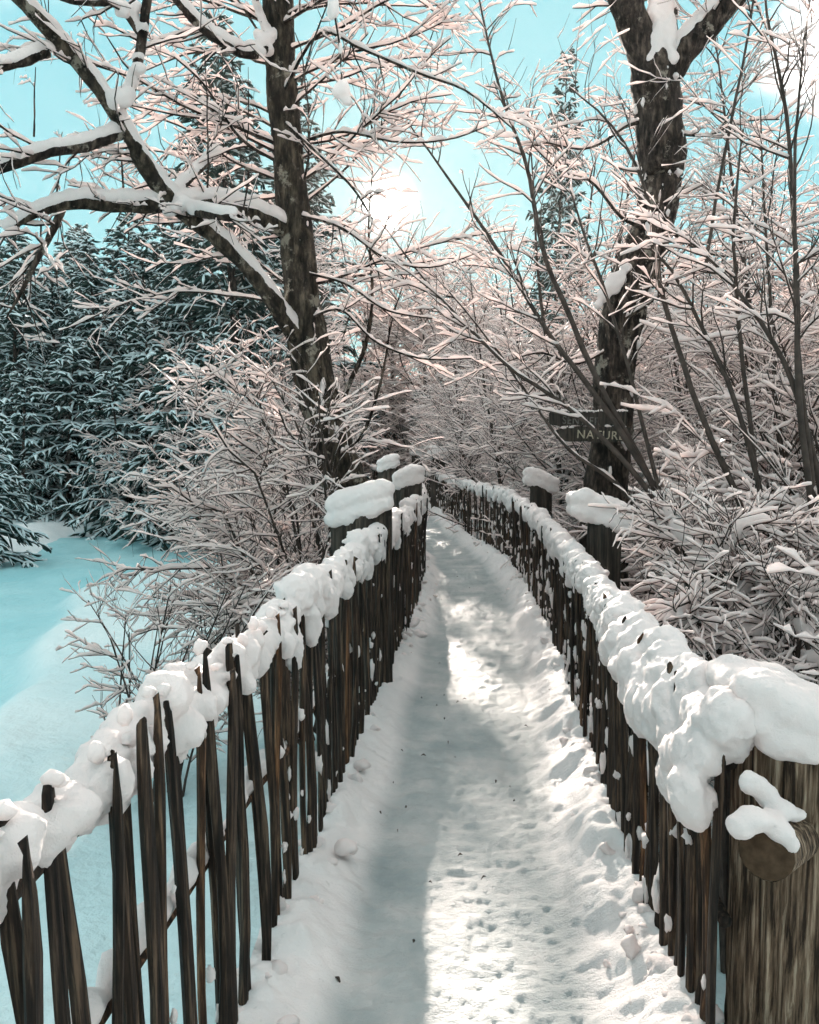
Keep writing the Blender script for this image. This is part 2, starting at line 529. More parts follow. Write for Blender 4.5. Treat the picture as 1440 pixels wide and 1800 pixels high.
# ------------------------------------------------------------------ ground and pond
POND_Z = -1.0
def bank(x, y):
    """0 inside the pond, 1 on dry land"""
    e1 = smooth01(24.2, 26.2, y + 0.9 * np.sin(x * 0.35) + 0.35 * np.sin(x * 1.3 + 1))
    e2 = smooth01(9.6, 11.2, -x + 0.5 * np.sin(y * 0.4))
    e3 = smooth01(1.15, 1.9, x - np.interp(y, [0, 10, 14, 26], [0, 0.3, 0.2, -2.4]) + 0.12 * np.sin(y * 1.1))
    e4 = smooth01(-3.4, -1.4, x - np.interp(y, [0, 12, 18, 26], [-0.1, 1.2, 1.0, -1.0])) * smooth01(11, 17, y)
    return np.maximum.reduce([e1, e2, e3, e4])
def ground_z(x, y):
    x = np.asarray(x, float); y = np.asarray(y, float)
    b = bank(x, y)
    p = np.stack([x * 0.25, y * 0.25, 0 * x], -1).reshape(-1, 3)
    n_ = fbm(p, 3, 21).reshape(x.shape)
    p2 = np.stack([x * 1.6, y * 1.6, 0 * x], -1).reshape(-1, 3)
    n2 = fbm(p2, 3, 22).reshape(x.shape)
    land = -0.62 + 0.12 * n_ + 0.05 * n2 + 0.35 * smooth01(30, 80, np.hypot(x, y))
    land = land + 0.28 * smooth01(1.2, 2.6, x) * smooth01(60, 20, y)
    return np.where(b > 0, -1.3 + (land + 1.3) * b, -1.3)

def axis(lo, hi, near, far, c=0.0):
    s = [c]; st = near
    while s[-1] < hi: s.append(s[-1] + max(near, far * abs(s[-1] - c)))
    q = [c]
    while q[-1] > lo: q.append(q[-1] - max(near, far * abs(q[-1] - c)))
    return np.array(q[:0:-1] + s)
def sheet(name, xs, ys, zf, material):
    X, Y = np.meshgrid(xs, ys)
    Z = zf(X, Y)
    v = np.stack([X, Y, Z], -1).reshape(-1, 3)
    ny, nx = X.shape
    i = (np.arange(ny - 1)[:, None] * nx + np.arange(nx - 1)[None, :]).ravel()
    f = np.stack([i, i + 1, i + nx + 1, i + nx], -1)
    return make_mesh(name, v, f, material)
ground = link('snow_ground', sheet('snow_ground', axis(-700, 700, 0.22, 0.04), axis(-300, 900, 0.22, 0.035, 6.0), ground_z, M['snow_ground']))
tag(ground, 'snow covered ground round the footbridge and the trees', None, None, 'structure')

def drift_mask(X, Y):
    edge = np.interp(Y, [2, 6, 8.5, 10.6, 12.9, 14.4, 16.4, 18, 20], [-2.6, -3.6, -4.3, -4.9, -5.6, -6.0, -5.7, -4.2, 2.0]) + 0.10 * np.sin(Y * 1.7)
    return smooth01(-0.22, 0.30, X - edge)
def pond_z(X, Y):
    p = np.stack([X * 0.5, Y * 0.5, 0 * X], -1).reshape(-1, 3)
    n_ = fbm(p, 3, 31).reshape(X.shape)
    # edge of a wind drift that curves over the pond
    drift = 0.22 * drift_mask(X, Y)
    r2 = fbm(np.stack([X * 3.0, Y * 3.0, 0 * X], -1).reshape(-1, 3), 3, 33).reshape(X.shape)
    tracks = 0.05 * np.clip(r2 - 0.15, 0, 1) * smooth01(4.5, 2.5, np.abs(Y - 3.0)) * smooth01(-2.6, -1.4, X)
    r3 = fbm(np.stack([X * 1.1, Y * 0.7, 0 * X], -1).reshape(-1, 3), 4, 35, 0.55).reshape(X.shape)
    return POND_Z + 0.035 * n_ + 0.060 * r3 + drift + tracks - 0.09
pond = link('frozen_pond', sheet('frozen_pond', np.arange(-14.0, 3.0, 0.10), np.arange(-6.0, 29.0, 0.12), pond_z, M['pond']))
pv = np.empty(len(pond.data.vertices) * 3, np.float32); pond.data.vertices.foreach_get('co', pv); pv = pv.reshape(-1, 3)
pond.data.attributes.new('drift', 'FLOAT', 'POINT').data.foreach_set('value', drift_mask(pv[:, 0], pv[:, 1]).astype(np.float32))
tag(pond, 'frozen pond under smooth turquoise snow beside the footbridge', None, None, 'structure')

# ------------------------------------------------------------------ the walk itself
def build_path():
    ys = [-1.2]
    while ys[-1] < 29.0: ys.append(ys[-1] + max(0.010, 0.0048 * abs(ys[-1])) if ys[-1] > 1.2 else ys[-1] + 0.06)
    ys = np.array(ys)
    nu = 130
    u = np.linspace(0, 1, nu)
    L_ = xl(ys) - 0.03; R_ = xr(ys) + 0.03
    X = L_[:, None] + (R_ - L_)[:, None] * u[None, :]
    Y = np.repeat(ys[:, None], nu, 1)
    w = (R_ - L_)[:, None]
    dl = u[None, :] * w; dr = (1 - u[None, :]) * w
    P = np.stack([X, Y, 0 * X], -1).reshape(-1, 3)
    wob = 0.05 * vnoise(P * np.array([1.3, 1.3, 1]), 41).reshape(X.shape)
    bl = smooth01(0.26, 0.03, dl + wob) * 0.10
    br = smooth01(0.32, 0.03, dr + wob * 1.4) * 0.15
    edge = np.maximum(smooth01(0.27, 0.14, dl + wob), smooth01(0.33, 0.16, dr + wob))
    trod = 1 - edge
    lump = fbm(P * 9.0, 3, 42).reshape(X.shape)
    fine = fbm(P * np.array([26.0, 34.0, 1]), 3, 43, 0.6).reshape(X.shape)
    rip = fbm((P + 0.03 * np.stack([vnoise(P * 6.0, 47), vnoise(P * 6.0, 48), 0 * P[:, 0]], -1)) * np.array([8.0, 25.0, 1]), 4, 46, 0.62).reshape(X.shape)
    big = fbm(P * np.array([2.2, 1.3, 1]), 2, 44).reshape(X.shape)
    Z = deck_z(Y) + 0.012 * big + bl + br + edge * (0.016 * lump + 0.006 * fine) + trod * (0.0022 * lump + 0.0045 * fine + 0.0048 * rip)
    # clods kicked to the right-hand edge
    clod = np.clip(fbm(P * np.array([7.0, 6.0, 1]), 3, 45).reshape(X.shape) - 0.1, 0, 1)
    Z = Z + clod * 0.055 * smooth01(0.36, 0.12, dr + wob) + clod * 0.035 * smooth01(0.25, 0.08, dl + wob)
    # boot prints
    rng = np.random.default_rng(5)
    for _ in range(150):
        fy = rng.uniform(1.4, 11.5); uu = rng.uniform(0.3, 0.72)
        fx = xl(fy) + (xr(fy) - xl(fy)) * uu
        a = rng.normal(0.08, 0.25)
        dx = (X - fx) * math.cos(a) - (Y - fy) * math.sin(a); dy = (X - fx) * math.sin(a) + (Y - fy) * math.cos(a)
        q = (dx / 0.05) ** 2 + (dy / 0.14) ** 2
        dep = rng.uniform(0.001, 0.005)
        Z = Z - dep * np.exp(-q ** 2) + dep * 0.5 * np.exp(-((np.sqrt(q) - 1.25) / 0.22) ** 2)
    v = np.stack([X, Y, Z], -1).reshape(-1, 3)
    ny, nx = X.shape
    i = (np.arange(ny - 1)[:, None] * nx + np.arange(nx - 1)[None, :]).ravel()
    f = np.stack([i, i + 1, i + nx + 1, i + nx], -1)
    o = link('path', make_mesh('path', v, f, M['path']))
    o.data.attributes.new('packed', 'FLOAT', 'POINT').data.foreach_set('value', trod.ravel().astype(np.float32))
    tag(o, 'trodden snow on the footbridge deck between the two fences', None, None, 'structure')
    # the timber deck under the snow
    g = Geo()
    sx = [0, 1, 1, 0]; sz = [-0.07, -0.07, -0.22, -0.22]
    vv = []
    yk = np.linspace(-1.2, 29.0, 110)
    for y in yk:
        for k in range(4):
            vv.append(((xl(y) - 0.07) if sx[k] == 0 else (xr(y) + 0.07), y, float(deck_z(y)) + sz[k]))
    g.add(np.array(vv), ring_faces(1, len(yk), 4))
    d = link('bridge_deck', g.mesh('bridge_deck', M['post_dark'], False))
    tag(d, 'dark timber deck of the footbridge under the snow', None, None, 'structure')
build_path()

# ------------------------------------------------------------------ paling fences
def picket_mesh(i):
    rng = np.random.default_rng(100 + i)
    k = 7
    zz = np.array([0, 0.12, 0.3, 0.5, 0.68, 0.84, 0.93, 0.98, 1.0])
    w = rng.uniform(0.0145, 0.0195); d = rng.uniform(0.009, 0.014)
    th = np.arange(k) / k * 2 * math.pi + rng.uniform(0, 1)
    base = 1 + rng.uniform(-0.22, 0.22, k)
    bx, by = rng.normal(0, 0.012), rng.normal(0, 0.008)
    tipw = rng.uniform(0.25, 0.75)
    v = []
    for j, z in enumerate(zz):
        s = 1.0 + rng.uniform(-0.07, 0.07)
        if z > 0.9: s *= 1 - (1 - tipw) * ((z - 0.9) / 0.1)
        ox = bx * math.sin(z * math.pi) + rng.normal(0, 0.001); oy = by * math.sin(z * math.pi * 1.5)
        for a in range(k):
            rr = base[a] * s * (1 + rng.uniform(-0.05, 0.05))
            tz = z + (0.012 * math.cos(th[a] + i) if j == len(zz) - 1 else 0)
            v.append((ox + w * rr * math.cos(th[a]), oy + d * rr * math.sin(th[a]), tz))
    f = ring_faces(1, len(zz), k)
    n0 = (len(zz) - 1) * k
    v.append((bx * 0, 0, 1.002))
    tri = [(n0 + a, n0 + (a + 1) % k, len(v) - 1) for a in range(k)]
    me = make_mesh('picket', np.array(v), [f, np.array(tri)], M['paling'], False)
    return me
PICKETS = [picket_mesh(i) for i in range(10)]
def arclen(C):
    d = np.r_[0, np.cumsum(np.linalg.norm(np.diff(C, axis=0), axis=1))]
    return d
def build_fence(C, side, y0, y1, label, lean_bias, toph):
    """side -1: fence on the left of the walk; C (n,2) plan curve"""
    rng = np.random.default_rng(200 + side)
    root = thing('paling_fence', label, 'fence', (float(C[0, 0]) * 0, 0, 0))
    s = arclen(C)
    sel = (C[:, 1] >= y0) & (C[:, 1] <= y1)
    s0, s1 = s[sel][0], s[sel][-1]
    tops = []
    cur = s0; i = 0
    while cur < s1:
        x, y = np.interp(cur, s, C[:, 0]), np.interp(cur, s, C[:, 1])
        x2, y2 = np.interp(cur + 0.05, s, C[:, 0]), np.interp(cur + 0.05, s, C[:, 1])
        ang_ = math.atan2(y2 - y, x2 - x)
        z0 = float(deck_z(y)) - 0.04
        h = toph(y) + rng.normal(0, 0.022) + 0.04
        o = link('picket', PICKETS[rng.integers(len(PICKETS))], root)
        lat = rng.normal(0, 0.006)
        o.location = (x - math.sin(ang_) * lat * 1.0, y + math.cos(ang_) * lat, z0)
        o.rotation_euler = (rng.normal(0, 0.02), lean_bias(y) + rng.normal(0, 0.019), ang_ + rng.normal(0, 0.15))
        o.scale = (rng.uniform(0.74, 0.98) if y < 2.6 else rng.uniform(0.85, 1.15), 1, h)
        nrm_ = np.array([-math.sin(ang_), math.cos(ang_)]) * (1 if side < 0 else -1)     # away from the walk
        lean = o.rotation_euler[1]
        tx, ty = x + math.cos(ang_) * math.sin(lean) * h, y + math.sin(ang_) * math.sin(lean) * h
        tops.append((tx, ty, z0 + h * math.cos(lean), nrm_[0], nrm_[1], ang_))
        if y > 12.5: step = rng.uniform(0.125, 0.15)
        else: step = (rng.uniform(0.060, 0.067) if y < 2.8 else rng.uniform(0.058, 0.072)) if side < 0 else rng.uniform(0.050, 0.068)
        cur += step
        i += 1
    # rails behind the pickets
    ss = np.linspace(s0, s1, 260)
    rx, ry = np.interp(ss, s, C[:, 0]), np.interp(ss, s, C[:, 1])
    tx, ty = np.gradient(rx), np.gradient(ry)
    q = np.hypot(tx, ty); nx, ny = -ty / q, tx / q
    sg = 1 if side < 0 else -1
    for zr, rad in ((-0.115, 0.021), (-0.50, 0.017)):
        zz = np.array([float(deck_z(y)) + toph(y) + zr for y in ry]) + 0.012 * np.sin(ss * 2.3) + 0.006 * np.sin(ss * 7.1)
        P = np.stack([rx + nx * sg * 0.034, ry + ny * sg * 0.034, zz], -1)[None]
        rv = rad * (1 + 0.1 * np.sin(ss * 5.0)); rv[0] = rv[-1] = 0.001
        P[:, 1] = P[:, 0] * 0.97 + P[:, 1] * 0.03
        g = Geo(); tubes(g, P, rv[None], 8, 0.1, rng)
        link('rail', g.mesh('rail', M['paling']), root)
        if zr < -0.3:
            g = Geo()
            snow_tubes(g, P[:, 4:-4], np.full((1, 252), rad), 8, 0.012, 0.028, rng, clump=0.7, blotch=0.3)
            link('rail_snow', g.mesh('rail_snow', M['snow']), root)['kind'] = 'stuff'
    return root, np.array(tops)

def toph_l(y): return 1.045 if y < 6 else 1.03
def toph_r(y): return 0.94 if y < 3 else (0.94 + 0.05 * float(smooth01(6, 13, y)))
fence_l, tops_l = build_fence(CL, -1, 0.62, 26.0, 'dark split paling fence along the pond side, its pickets leaning', lambda y: -0.05 if y < 3 else -0.045, toph_l)
fence_r, tops_r = build_fence(CR, 1, 1.80, 27.0, 'dark split paling fence along the thicket side under a thick snow roll', lambda y: -0.05, toph_r)

def fence_snow(root, tops, side, rng):
    near, far, hats = Geo(), Geo(), Geo()
    n = len(tops)
    y = tops[:, 1]
    lm = 0
    for i in range(n):
        tx, ty, tz, nx, ny, a = tops[i]
        ax, ay = math.cos(a), math.sin(a)
        isn = ty < 4.6
        g = near if isn else far
        ring = 0.5 + 0.5 * math.sin(i * 2.0)
        if side < 0:
            cover = float(smooth01(1.9, 3.2, ty))
            dz = -0.080 + 0.045 * cover
            rr = 0.046 + 0.018 * cover + rng.uniform(-0.012, 0.012)
            off = 0.045 - 0.02 * cover
        else:
            cover = 1.0
            dz = -0.045
            rr = 0.068 + rng.uniform(-0.012, 0.014)
            off = 0.02
        # body of the roll behind and over the picket
        for k in range(2):
            f = (k - 0.25) * 0.05 + rng.normal(0, 0.006)
            o2 = off + rng.normal(0, 0.006)
            blob(g, (tx + ax * f + nx * o2, ty + ay * f + ny * o2, tz + dz + rng.normal(0, 0.008)),
                 (rr * rng.uniform(0.92, 1.1), rr * rng.uniform(0.85, 1.1), rr * rng.uniform(0.9, 1.12)), 2, 0.10, a, rng)
        # bulges that hang between pickets on the walk side
        if rng.random() < ((0.0 if (ty < 2.4 and side < 0) else 0.45) if isn else 0.4):
            f = 0.045
            dn = rng.uniform(0.0, 0.07) * (1.0 if rng.random() < 0.7 else 1.4)
            blob(g, (tx + ax * f - nx * 0.02, ty + ay * f - ny * 0.02, tz + dz - 0.02 - dn * 0.6),
                 (rng.uniform(0.026, 0.042), rng.uniform(0.03, 0.05), 0.04 + dn * 0.5), 2, 0.12, a, rng)
        for k in range(7 if isn else 2):                         # small crumbs that break up the outline
            th_ = rng.uniform(0, 6.283); rc = rng.uniform(0.010, 0.024)
            f = rng.uniform(-0.04, 0.04)
            blob(g, (tx + ax * f + nx * (off + math.cos(th_) * rr * 0.92), ty + ay * f + ny * (off + math.cos(th_) * rr * 0.92), tz + dz + math.sin(th_) * rr * 0.92), (rc, rc, rc * 0.8), 1, 0.3, 0, rng)
        if side < 0 and ty < 2.6:
            # big soft cushions between the pickets close by
            if i % 2 == 0 or rng.random() < 0.3:
                R_ = rng.uniform(0.040, 0.060)
                f = 0.035 + rng.normal(0, 0.01)
                blob(near, (tx + ax * f + nx * 0.018, ty + ay * f + ny * 0.018, tz - 0.055 + rng.normal(0, 0.016)),
                     (R_ * 1.0, R_ * 0.95, R_ * rng.uniform(0.75, 0.95)), 3, 0.16, a, rng)
                if rng.random() < 0.35:
                    blob(near, (tx + ax * f * 1.3 - nx * 0.02, ty + ay * f * 1.3 - ny * 0.02, tz - 0.075 - rng.uniform(0, 0.03)),
                         (0.026, 0.03, 0.036), 2, 0.15, a, rng)
            blob(hats, (tx, ty, tz + 0.012), (0.015, 0.015, rng.uniform(0.006, 0.02)), 2, 0.4, 0, rng)
        if side > 0 and ty < 2.9:
            q = 1 - (ty - 1.8) / 1.1
            for k in range(2):
                R_ = rng.uniform(0.045, 0.072)
                blob(near, (tx - nx * (0.035 + 0.03 * rng.random()) + ax * rng.normal(0.02, 0.02), ty - ny * 0.04, tz - 0.07 - rng.uniform(0.02, 0.19) * q),
                     (R_, R_ * 0.75, R_ * 1.1), 3, 0.14, a, rng)
    link('snow_roll', remeshed(near, 'snow_roll', M['snow'], 0.0082, 2, 0.0070, 30.0), root)
    link('snow_roll', remeshed(far, 'snow_roll', M['snow'], 0.016, 2, 0.0080, 22.0), root)
    if not hats.empty():
        o = link('snow_hats', hats.mesh('snow_hats', M['snow']), root); o['kind'] = 'stuff'
    # flecks and plugs of snow caught between the pickets
    fl = Geo()
    for i in range(n):
        tx, ty, tz, nx, ny, a = tops[i]
        ax, ay = math.cos(a), math.sin(a)
        for k in range(rng.poisson((0.35 if ty < 2.3 else 1.5) if side < 0 else (1.3 if ty < 2.4 else 2.6))):
            h = tz - 0.15 - rng.random() ** (0.55 if side < 0 else 0.8) * 0.82
            f = rng.uniform(0.03, 0.055)
            sc_ = rng.uniform(0.35, 1.0) ** 1.3 * (1.35 if side > 0 else 1.15)
            blob(fl, (tx + ax * f - nx * rng.uniform(0.002, 0.02), ty + ay * f - ny * rng.uniform(0.002, 0.02), h),
                 (0.017 * sc_, 0.012 * sc_, (0.016 + 0.045 * rng.random() ** 2) * sc_), 2, 0.6, a, rng)
    o = link('caught_snow', fl.mesh('caught_snow', M['snow']), root); o['kind'] = 'stuff'
    # heaped clods at the feet
    cl = Geo()
    for i in range(n):
        tx, ty, tz, nx, ny, a = tops[i]
        if ty > 13 or ty < 1.5: continue
        gz = float(deck_z(ty))
        for k in range(rng.poisson(3.0 if side < 0 else 3.6)):
            d = abs(rng.normal(0, 0.05)) + 0.0
            r_ = rng.uniform(0.012, 0.036) * (1.25 if rng.random() < 0.15 else 0.9)
            blob(cl, (tx - nx * d + rng.normal(0, 0.03), ty - ny * d + rng.normal(0, 0.04), gz + (0.095 if side < 0 else 0.135) - d * 0.85 + rng.normal(0, 0.018)),
                 (r_ * 1.1, r_ * rng.uniform(0.7, 1.3), r_ * rng.uniform(0.5, 0.95)), 2, 0.5, rng.uniform(0, 3), rng)
    o = link('snow', remeshed(cl, 'snow', M['snow'], 0.0125, 1, 0.0085, 30.0))
    tag(o, 'clods of snow heaped along the foot of the ' + ('pond-side fence' if side < 0 else 'thicket-side fence'), 'snow', None, 'stuff')
fence_snow(fence_l, tops_l, -1, np.random.default_rng(31))
fence_snow(fence_r, tops_r, 1, np.random.default_rng(32))

# ------------------------------------------------------------------ slant-cut posts with loaves of snow
def build_post(x, y, r, ztop, slope, out_sign, label, loaf, material, elong=1.0, zb=None, rz=0.0):
    """slope: fall of the cut per metre away from the walk; loaf (half length, half depth, height, shift)"""
    root = thing('fence_post', label, 'post', (x, y, zb if zb is not None else -1.1), rz)
    rng = np.random.default_rng(int(abs(x * 1000 + y * 100)))
    z0 = root.location[2]
    k = 96; nz_ = 34
    th = np.arange(k) / k * 2 * math.pi
    prof = 1 + 0.05 * np.sin(th * 3 + rng.uniform(0, 6)) + 0.035 * np.sin(th * 5 + rng.uniform(0, 6)) + rng.uniform(-0.022, 0.022, k)
    gj, ga = np.meshgrid(np.arange(nz_), np.arange(k), indexing='ij')
    pp = np.stack([np.cos(th[ga]) * 9, np.sin(th[ga]) * 9, gj * 0.22 + 7 * x], -1).reshape(-1, 3)
    crack = np.clip(np.abs(vnoise(pp * 1.1, 61)), 0, 0.16) / 0.16
    rugged = (0.94 + 0.06 * crack + 0.05 * fbm(pp * np.array([0.5, 0.5, 0.6]), 3, 62)).reshape(nz_, k)
    v = []
    for j in range(nz_):
        t = j / (nz_ - 1)
        for a in range(k):
            q_ = rugged[j, a]
            lx = r * elong * prof[a] * q_ * math.cos(th[a]) * (1.03 - 0.04 * t); ly = r * prof[a] * q_ * math.sin(th[a])
            zt = ztop - z0 - slope * out_sign * lx
            v.append((lx, ly, t * zt + (rng.normal(0, 0.004) if j == nz_ - 1 else 0)))
    v.append((0, 0, ztop - z0))
    n0 = (nz_ - 1) * k
    tri = [(n0 + a, n0 + (a + 1) % k, len(v) - 1) for a in range(k)]
    me = make_mesh('log', np.array(v), [ring_faces(1, nz_, k), np.array(tri)], material)
    link('log', me, root)
    hl, hd, hh, sh = loaf
    g = Geo()
    m = 9
    for i in range(m):
        u = (i / (m - 1) - 0.5) * 2
        lx = out_sign * sh + u * (hl - hh * 0.40)
        e = math.sqrt(max(0.05, 1 - (abs(u) ** 4.0) * 0.40))
        zc = ztop - z0 - slope * out_sign * lx + hh * 0.42
        for w in (-0.45, 0, 0.45):
            for q in (-0.20, 0.22):
                blob(g, (lx, w * hd, zc + q * hh + rng.normal(0, 0.006)), (hh * 0.42, hd * 0.50 * e, hh * 0.40 * e), 2, 0.10, 0, rng)
    link('snow_cap', remeshed(g, 'snow_cap', M['snow'], 0.010, 7, 0.007, 14.0), root)
    return root
# close by on the right, a stout weathered post with a log rail let into it
post0 = build_post(0.950, 1.86, 0.155, 0.835, 0.42, 1, 'stout weathered brown post at the near end of the thicket-side fence', (0.25, 0.17, 0.15, 0.03), M['post'], 1.0, -1.0)
def rail_stub():
    g = Geo()
    a = at(1440, 1440, 1.92); b = at(1347, 1500, 1.60)
    P = resample(np.array([a, (a + b) / 2, b]), 8)[None]
    tubes(g, P, np.full((1, 8), 0.055), 16, 0.03)
    o = link('rail_stub', g.mesh('rail_stub', M['post']), post0)
    o.location = tuple(-np.array(post0.location))
    e = Geo()
    d = (b - a) / np.linalg.norm(b - a)
    s_ = np.cross(d, [0, 0, 1]); s_ /= np.linalg.norm(s_); u_ = np.cross(s_, d)
    vv = [b + d * 0.010]; nr = 9
    for q in range(nr):
        ring = 0.055 * (q + 1) / nr
        for t in np.arange(16) / 16 * 2 * math.pi:
            vv.append(b + d * ((0.009 - 0.0012 * q) + (0.0022 if q % 2 else 0.0) if q < nr - 1 else 0.0) + (s_ * math.cos(t) + u_ * math.sin(t)) * ring * (1 + 0.03 * math.sin(2 * t + q)))
    tri = [(0, 1 + i, 1 + (i + 1) % 16) for i in range(16)]
    qd = [(1 + 16 * q + i, 17 + 16 * q + i, 17 + 16 * q + (i + 1) % 16, 1 + 16 * q + (i + 1) % 16) for q in range(nr - 1) for i in range(16)]
    e.add(np.array(vv), qd, tri)
    o = link('cut_end', e.mesh('cut_end', M['endgrain']), post0)
    o.location = tuple(-np.array(post0.location))
    g = Geo()
    for px, py, Y_, r in ((1300, 1452, 1.60, (.030, .035, .026)), (1325, 1440, 1.60, (.036, .04, .026)), (1352, 1444, 1.62, (.034, .04, .024)), (1372, 1462, 1.60, (.028, .04, .022)), (1388, 1480, 1.59, (.016, .03, .022)),
                          (1378, 1425, 1.66, (.03, .03, .02)), (1350, 1400, 1.68, (.026, .02, .028)), (1318, 1375, 1.68, (.026, .02, .028)), (1336, 1385, 1.68, (.022, .02, .026)), (1395, 1432, 1.67, (.03, .02, .016))):
        c = at(px, py, Y_)
        blob(g, c, r, 3, 0.12)
    o = link('rail_snow', remeshed(g, 'rail_snow', M['snow'], 0.007, 5, 0.002, 60.0), post0)
    o.location = tuple(-np.array(post0.location))
rail_stub()
def px_post(px, Y, toppx, label, side, hw, hh, slope, r, elong, rz=0.0):
    p = at(px, toppx, Y)
    return build_post(p[0], Y, r, p[2], slope, side, label, (hw, r * 1.15, hh, 0.0), M['post_dark'], elong, -1.2, rz)
px_post(632, 5.0, 908, 'dark slant-cut post with a long loaf of snow beside the leaning trunk', -1, 0.215, 0.195, 0.36, 0.13, 1.45)
px_post(1062, 5.0, 921, 'dark slant-cut post with a long loaf of snow in front of the signed tree', 1, 0.235, 0.17, 0.34, 0.085, 1.2)
px_post(718, 8.6, 853, 'slant-cut post with a snow loaf where the pond-side fence turns', -1, 0.175, 0.20, 0.36, 0.12, 1.2)
px_post(951, 8.4, 857, 'slant-cut post with a snow loaf behind the thicket-side fence, below the sign', 1, 0.19, 0.175, 0.40, 0.095, 1.2)
px_post(683, 12.5, 824, 'slant-cut post with a tall snow loaf between the leaning trunk and the bend', -1, 0.18, 0.20, 0.40, 0.13, 1.2)
px_post(770, 19.5, 802, 'small far post with a round snow cap at the end of the visible fence', 1, 0.26, 0.24, 0.25, 0.15, 1.1)
px_post(733, 25.0, 800, 'farthest post with a snow cap where the fence disappears', 1, 0.24, 0.22, 0.2, 0.15, 1.1)

# ------------------------------------------------------------------ woody plants
def plant(name, label, cat, bark_geo, snow_geo, trunk_geo=None, bark='twig', trunk_mat='bark', snow='snow_twig', loc=(0, 0, 0), group=None, part='crown'):
    root = thing(name, label, cat, loc, 0, group)
    off = -np.array(loc)
    def put(g, nm, m):
        if g is None or g.empty(): return
        g.v = [v + off for v in g.v]
        o = link(nm, g.mesh(nm, M[m]), root)
        if nm == 'branch_snow': o['kind'] = 'stuff'
    put(trunk_geo, 'trunk', trunk_mat)
    put(bark_geo, part, bark)
    put(snow_geo, 'branch_snow', snow)
    return root

class Wood:
    """collects branches by point count, then skins them"""
    def __init__(s): s.b = {}
    def add(s, P, R, cls):
        s.b.setdefault((len(P), cls), []).append((P, R))
    def skin(s, bark, snow, spec, rng, fine=True):
        for (n, cls), lst in s.b.items():
            P = np.array([a for a, _ in lst]); R = np.array([r for _, r in lst])
            kb, ks, w, h, am, cl, bl = spec[cls]
            if kb: tubes(bark, P, R, kb, 0.08, rng)
            if ks: snow_tubes(snow, P, R, ks, w, h, rng, am, cl, blotch=bl, fine=fine)

def twiggy(wood, P, R, rng, dens, L, spread, droop, cls2, cls3, r2, nsub=4, L3=0.35, t0=0.15, up=0.0, wig=0.13, n2=6, n3=4, fall=0.7):
    """side branches along a limb, each with its own twigs"""
    seg = np.linalg.norm(np.diff(P, axis=0), axis=1).sum()
    cnt = max(1, int(seg * dens * rng.uniform(0.85, 1.15)))
    for t in np.sort(rng.uniform(t0, 0.98, cnt)):
        x = t * (len(P) - 1); i = min(int(x), len(P) - 2); f = x - i
        p = P[i] * (1 - f) + P[i + 1] * f
        d = side_dir(P[i + 1] - P[i], rng, spread * rng.uniform(0.7, 1.25), up)
        l = L * rng.uniform(0.45, 1.15) * (1 - (1 - fall) * t)
        rr = min(r2, (R[i] * (1 - f) + R[i + 1] * f) * 0.7)
        Q = grow(p, d, l, n2, droop * rng.uniform(0.4, 1.4), wig, rng)
        QR = taper(n2, rr, rr * 0.35)
        wood.add(Q, QR, cls2)
        for _ in range(rng.poisson(nsub * l / L)):
            u = rng.uniform(0.2, 1.0) * (n2 - 1.001); j = int(u); g = u - j
            q = Q[j] * (1 - g) + Q[j + 1] * g
            d3 = side_dir(Q[j + 1] - Q[j], rng, rng.uniform(0.5, 1.0), up * 0.5)
            l3 = L3 * rng.uniform(0.4, 1.2)
            S_ = grow(q, d3, l3, n3, droop * 0.8, wig, rng)
            wood.add(S_, taper(n3, rr * 0.5, rr * 0.25), cls3)

def shrub_proto(seed, H, nst, spread0, droop, dens, name, label, cat, group, snowk=1.0, bark='twig', rstem=0.016, L2=0.9):
    rng = np.random.default_rng(seed)
    w = Wood()
    for s in range(nst):
        az = rng.uniform(0, 2 * math.pi); sp = rng.uniform(0.08, spread0)
        d = np.array([math.cos(az) * math.sin(sp), math.sin(az) * math.sin(sp), math.cos(sp)])
        h = H * rng.uniform(0.6, 1.08)
        P = grow((rng.normal(0, 0.12), rng.normal(0, 0.12), -0.1), d, h, 10, droop * rng.uniform(0.2, 1.2), 0.06, rng)
        R = taper(10, rstem * rng.uniform(0.7, 1.3), 0.004)
        w.add(P, R, 0)
        twiggy(w, P, R, rng, dens, L2, 0.95, droop * 1.2, 1, 2, 0.0065, 10, 0.34)
    b, sn = Geo(), Geo()
    spec = {0: (5, 5, 0.006 * snowk, 0.014 * snowk, 1.1, 0.6, 0.2), 1: (3, 5, 0.007 * snowk, 0.0135 * snowk, 1.1, 0.7, 0.15), 2: (3, 4, 0.006 * snowk, 0.0110 * snowk, 1.1, 0.8, 0.2)}
    w.skin(b, sn, spec, rng)
    return plant(name, label, cat, b, sn, None, bark, snow='snow_twig', group=group, part='crown')

G_TH = 'leafless shrubs massed in the thicket beyond the fence'
LAB_TH = 'leafless shrub laden with snow, one of the dense thicket beyond the thicket-side fence'
shA = shrub_proto(1, 2.9, 14, 0.80, 0.16, 7.0, 'shrub', LAB_TH, 'shrub', G_TH, 1.25)
shB = shrub_proto(2, 3.7, 12, 0.65, 0.10, 6.5, 'shrub', LAB_TH, 'shrub', G_TH, 1.15)
shC = shrub_proto(3, 2.2, 15, 1.0, 0.30, 7.5, 'shrub', LAB_TH, 'shrub', G_TH, 1.4)

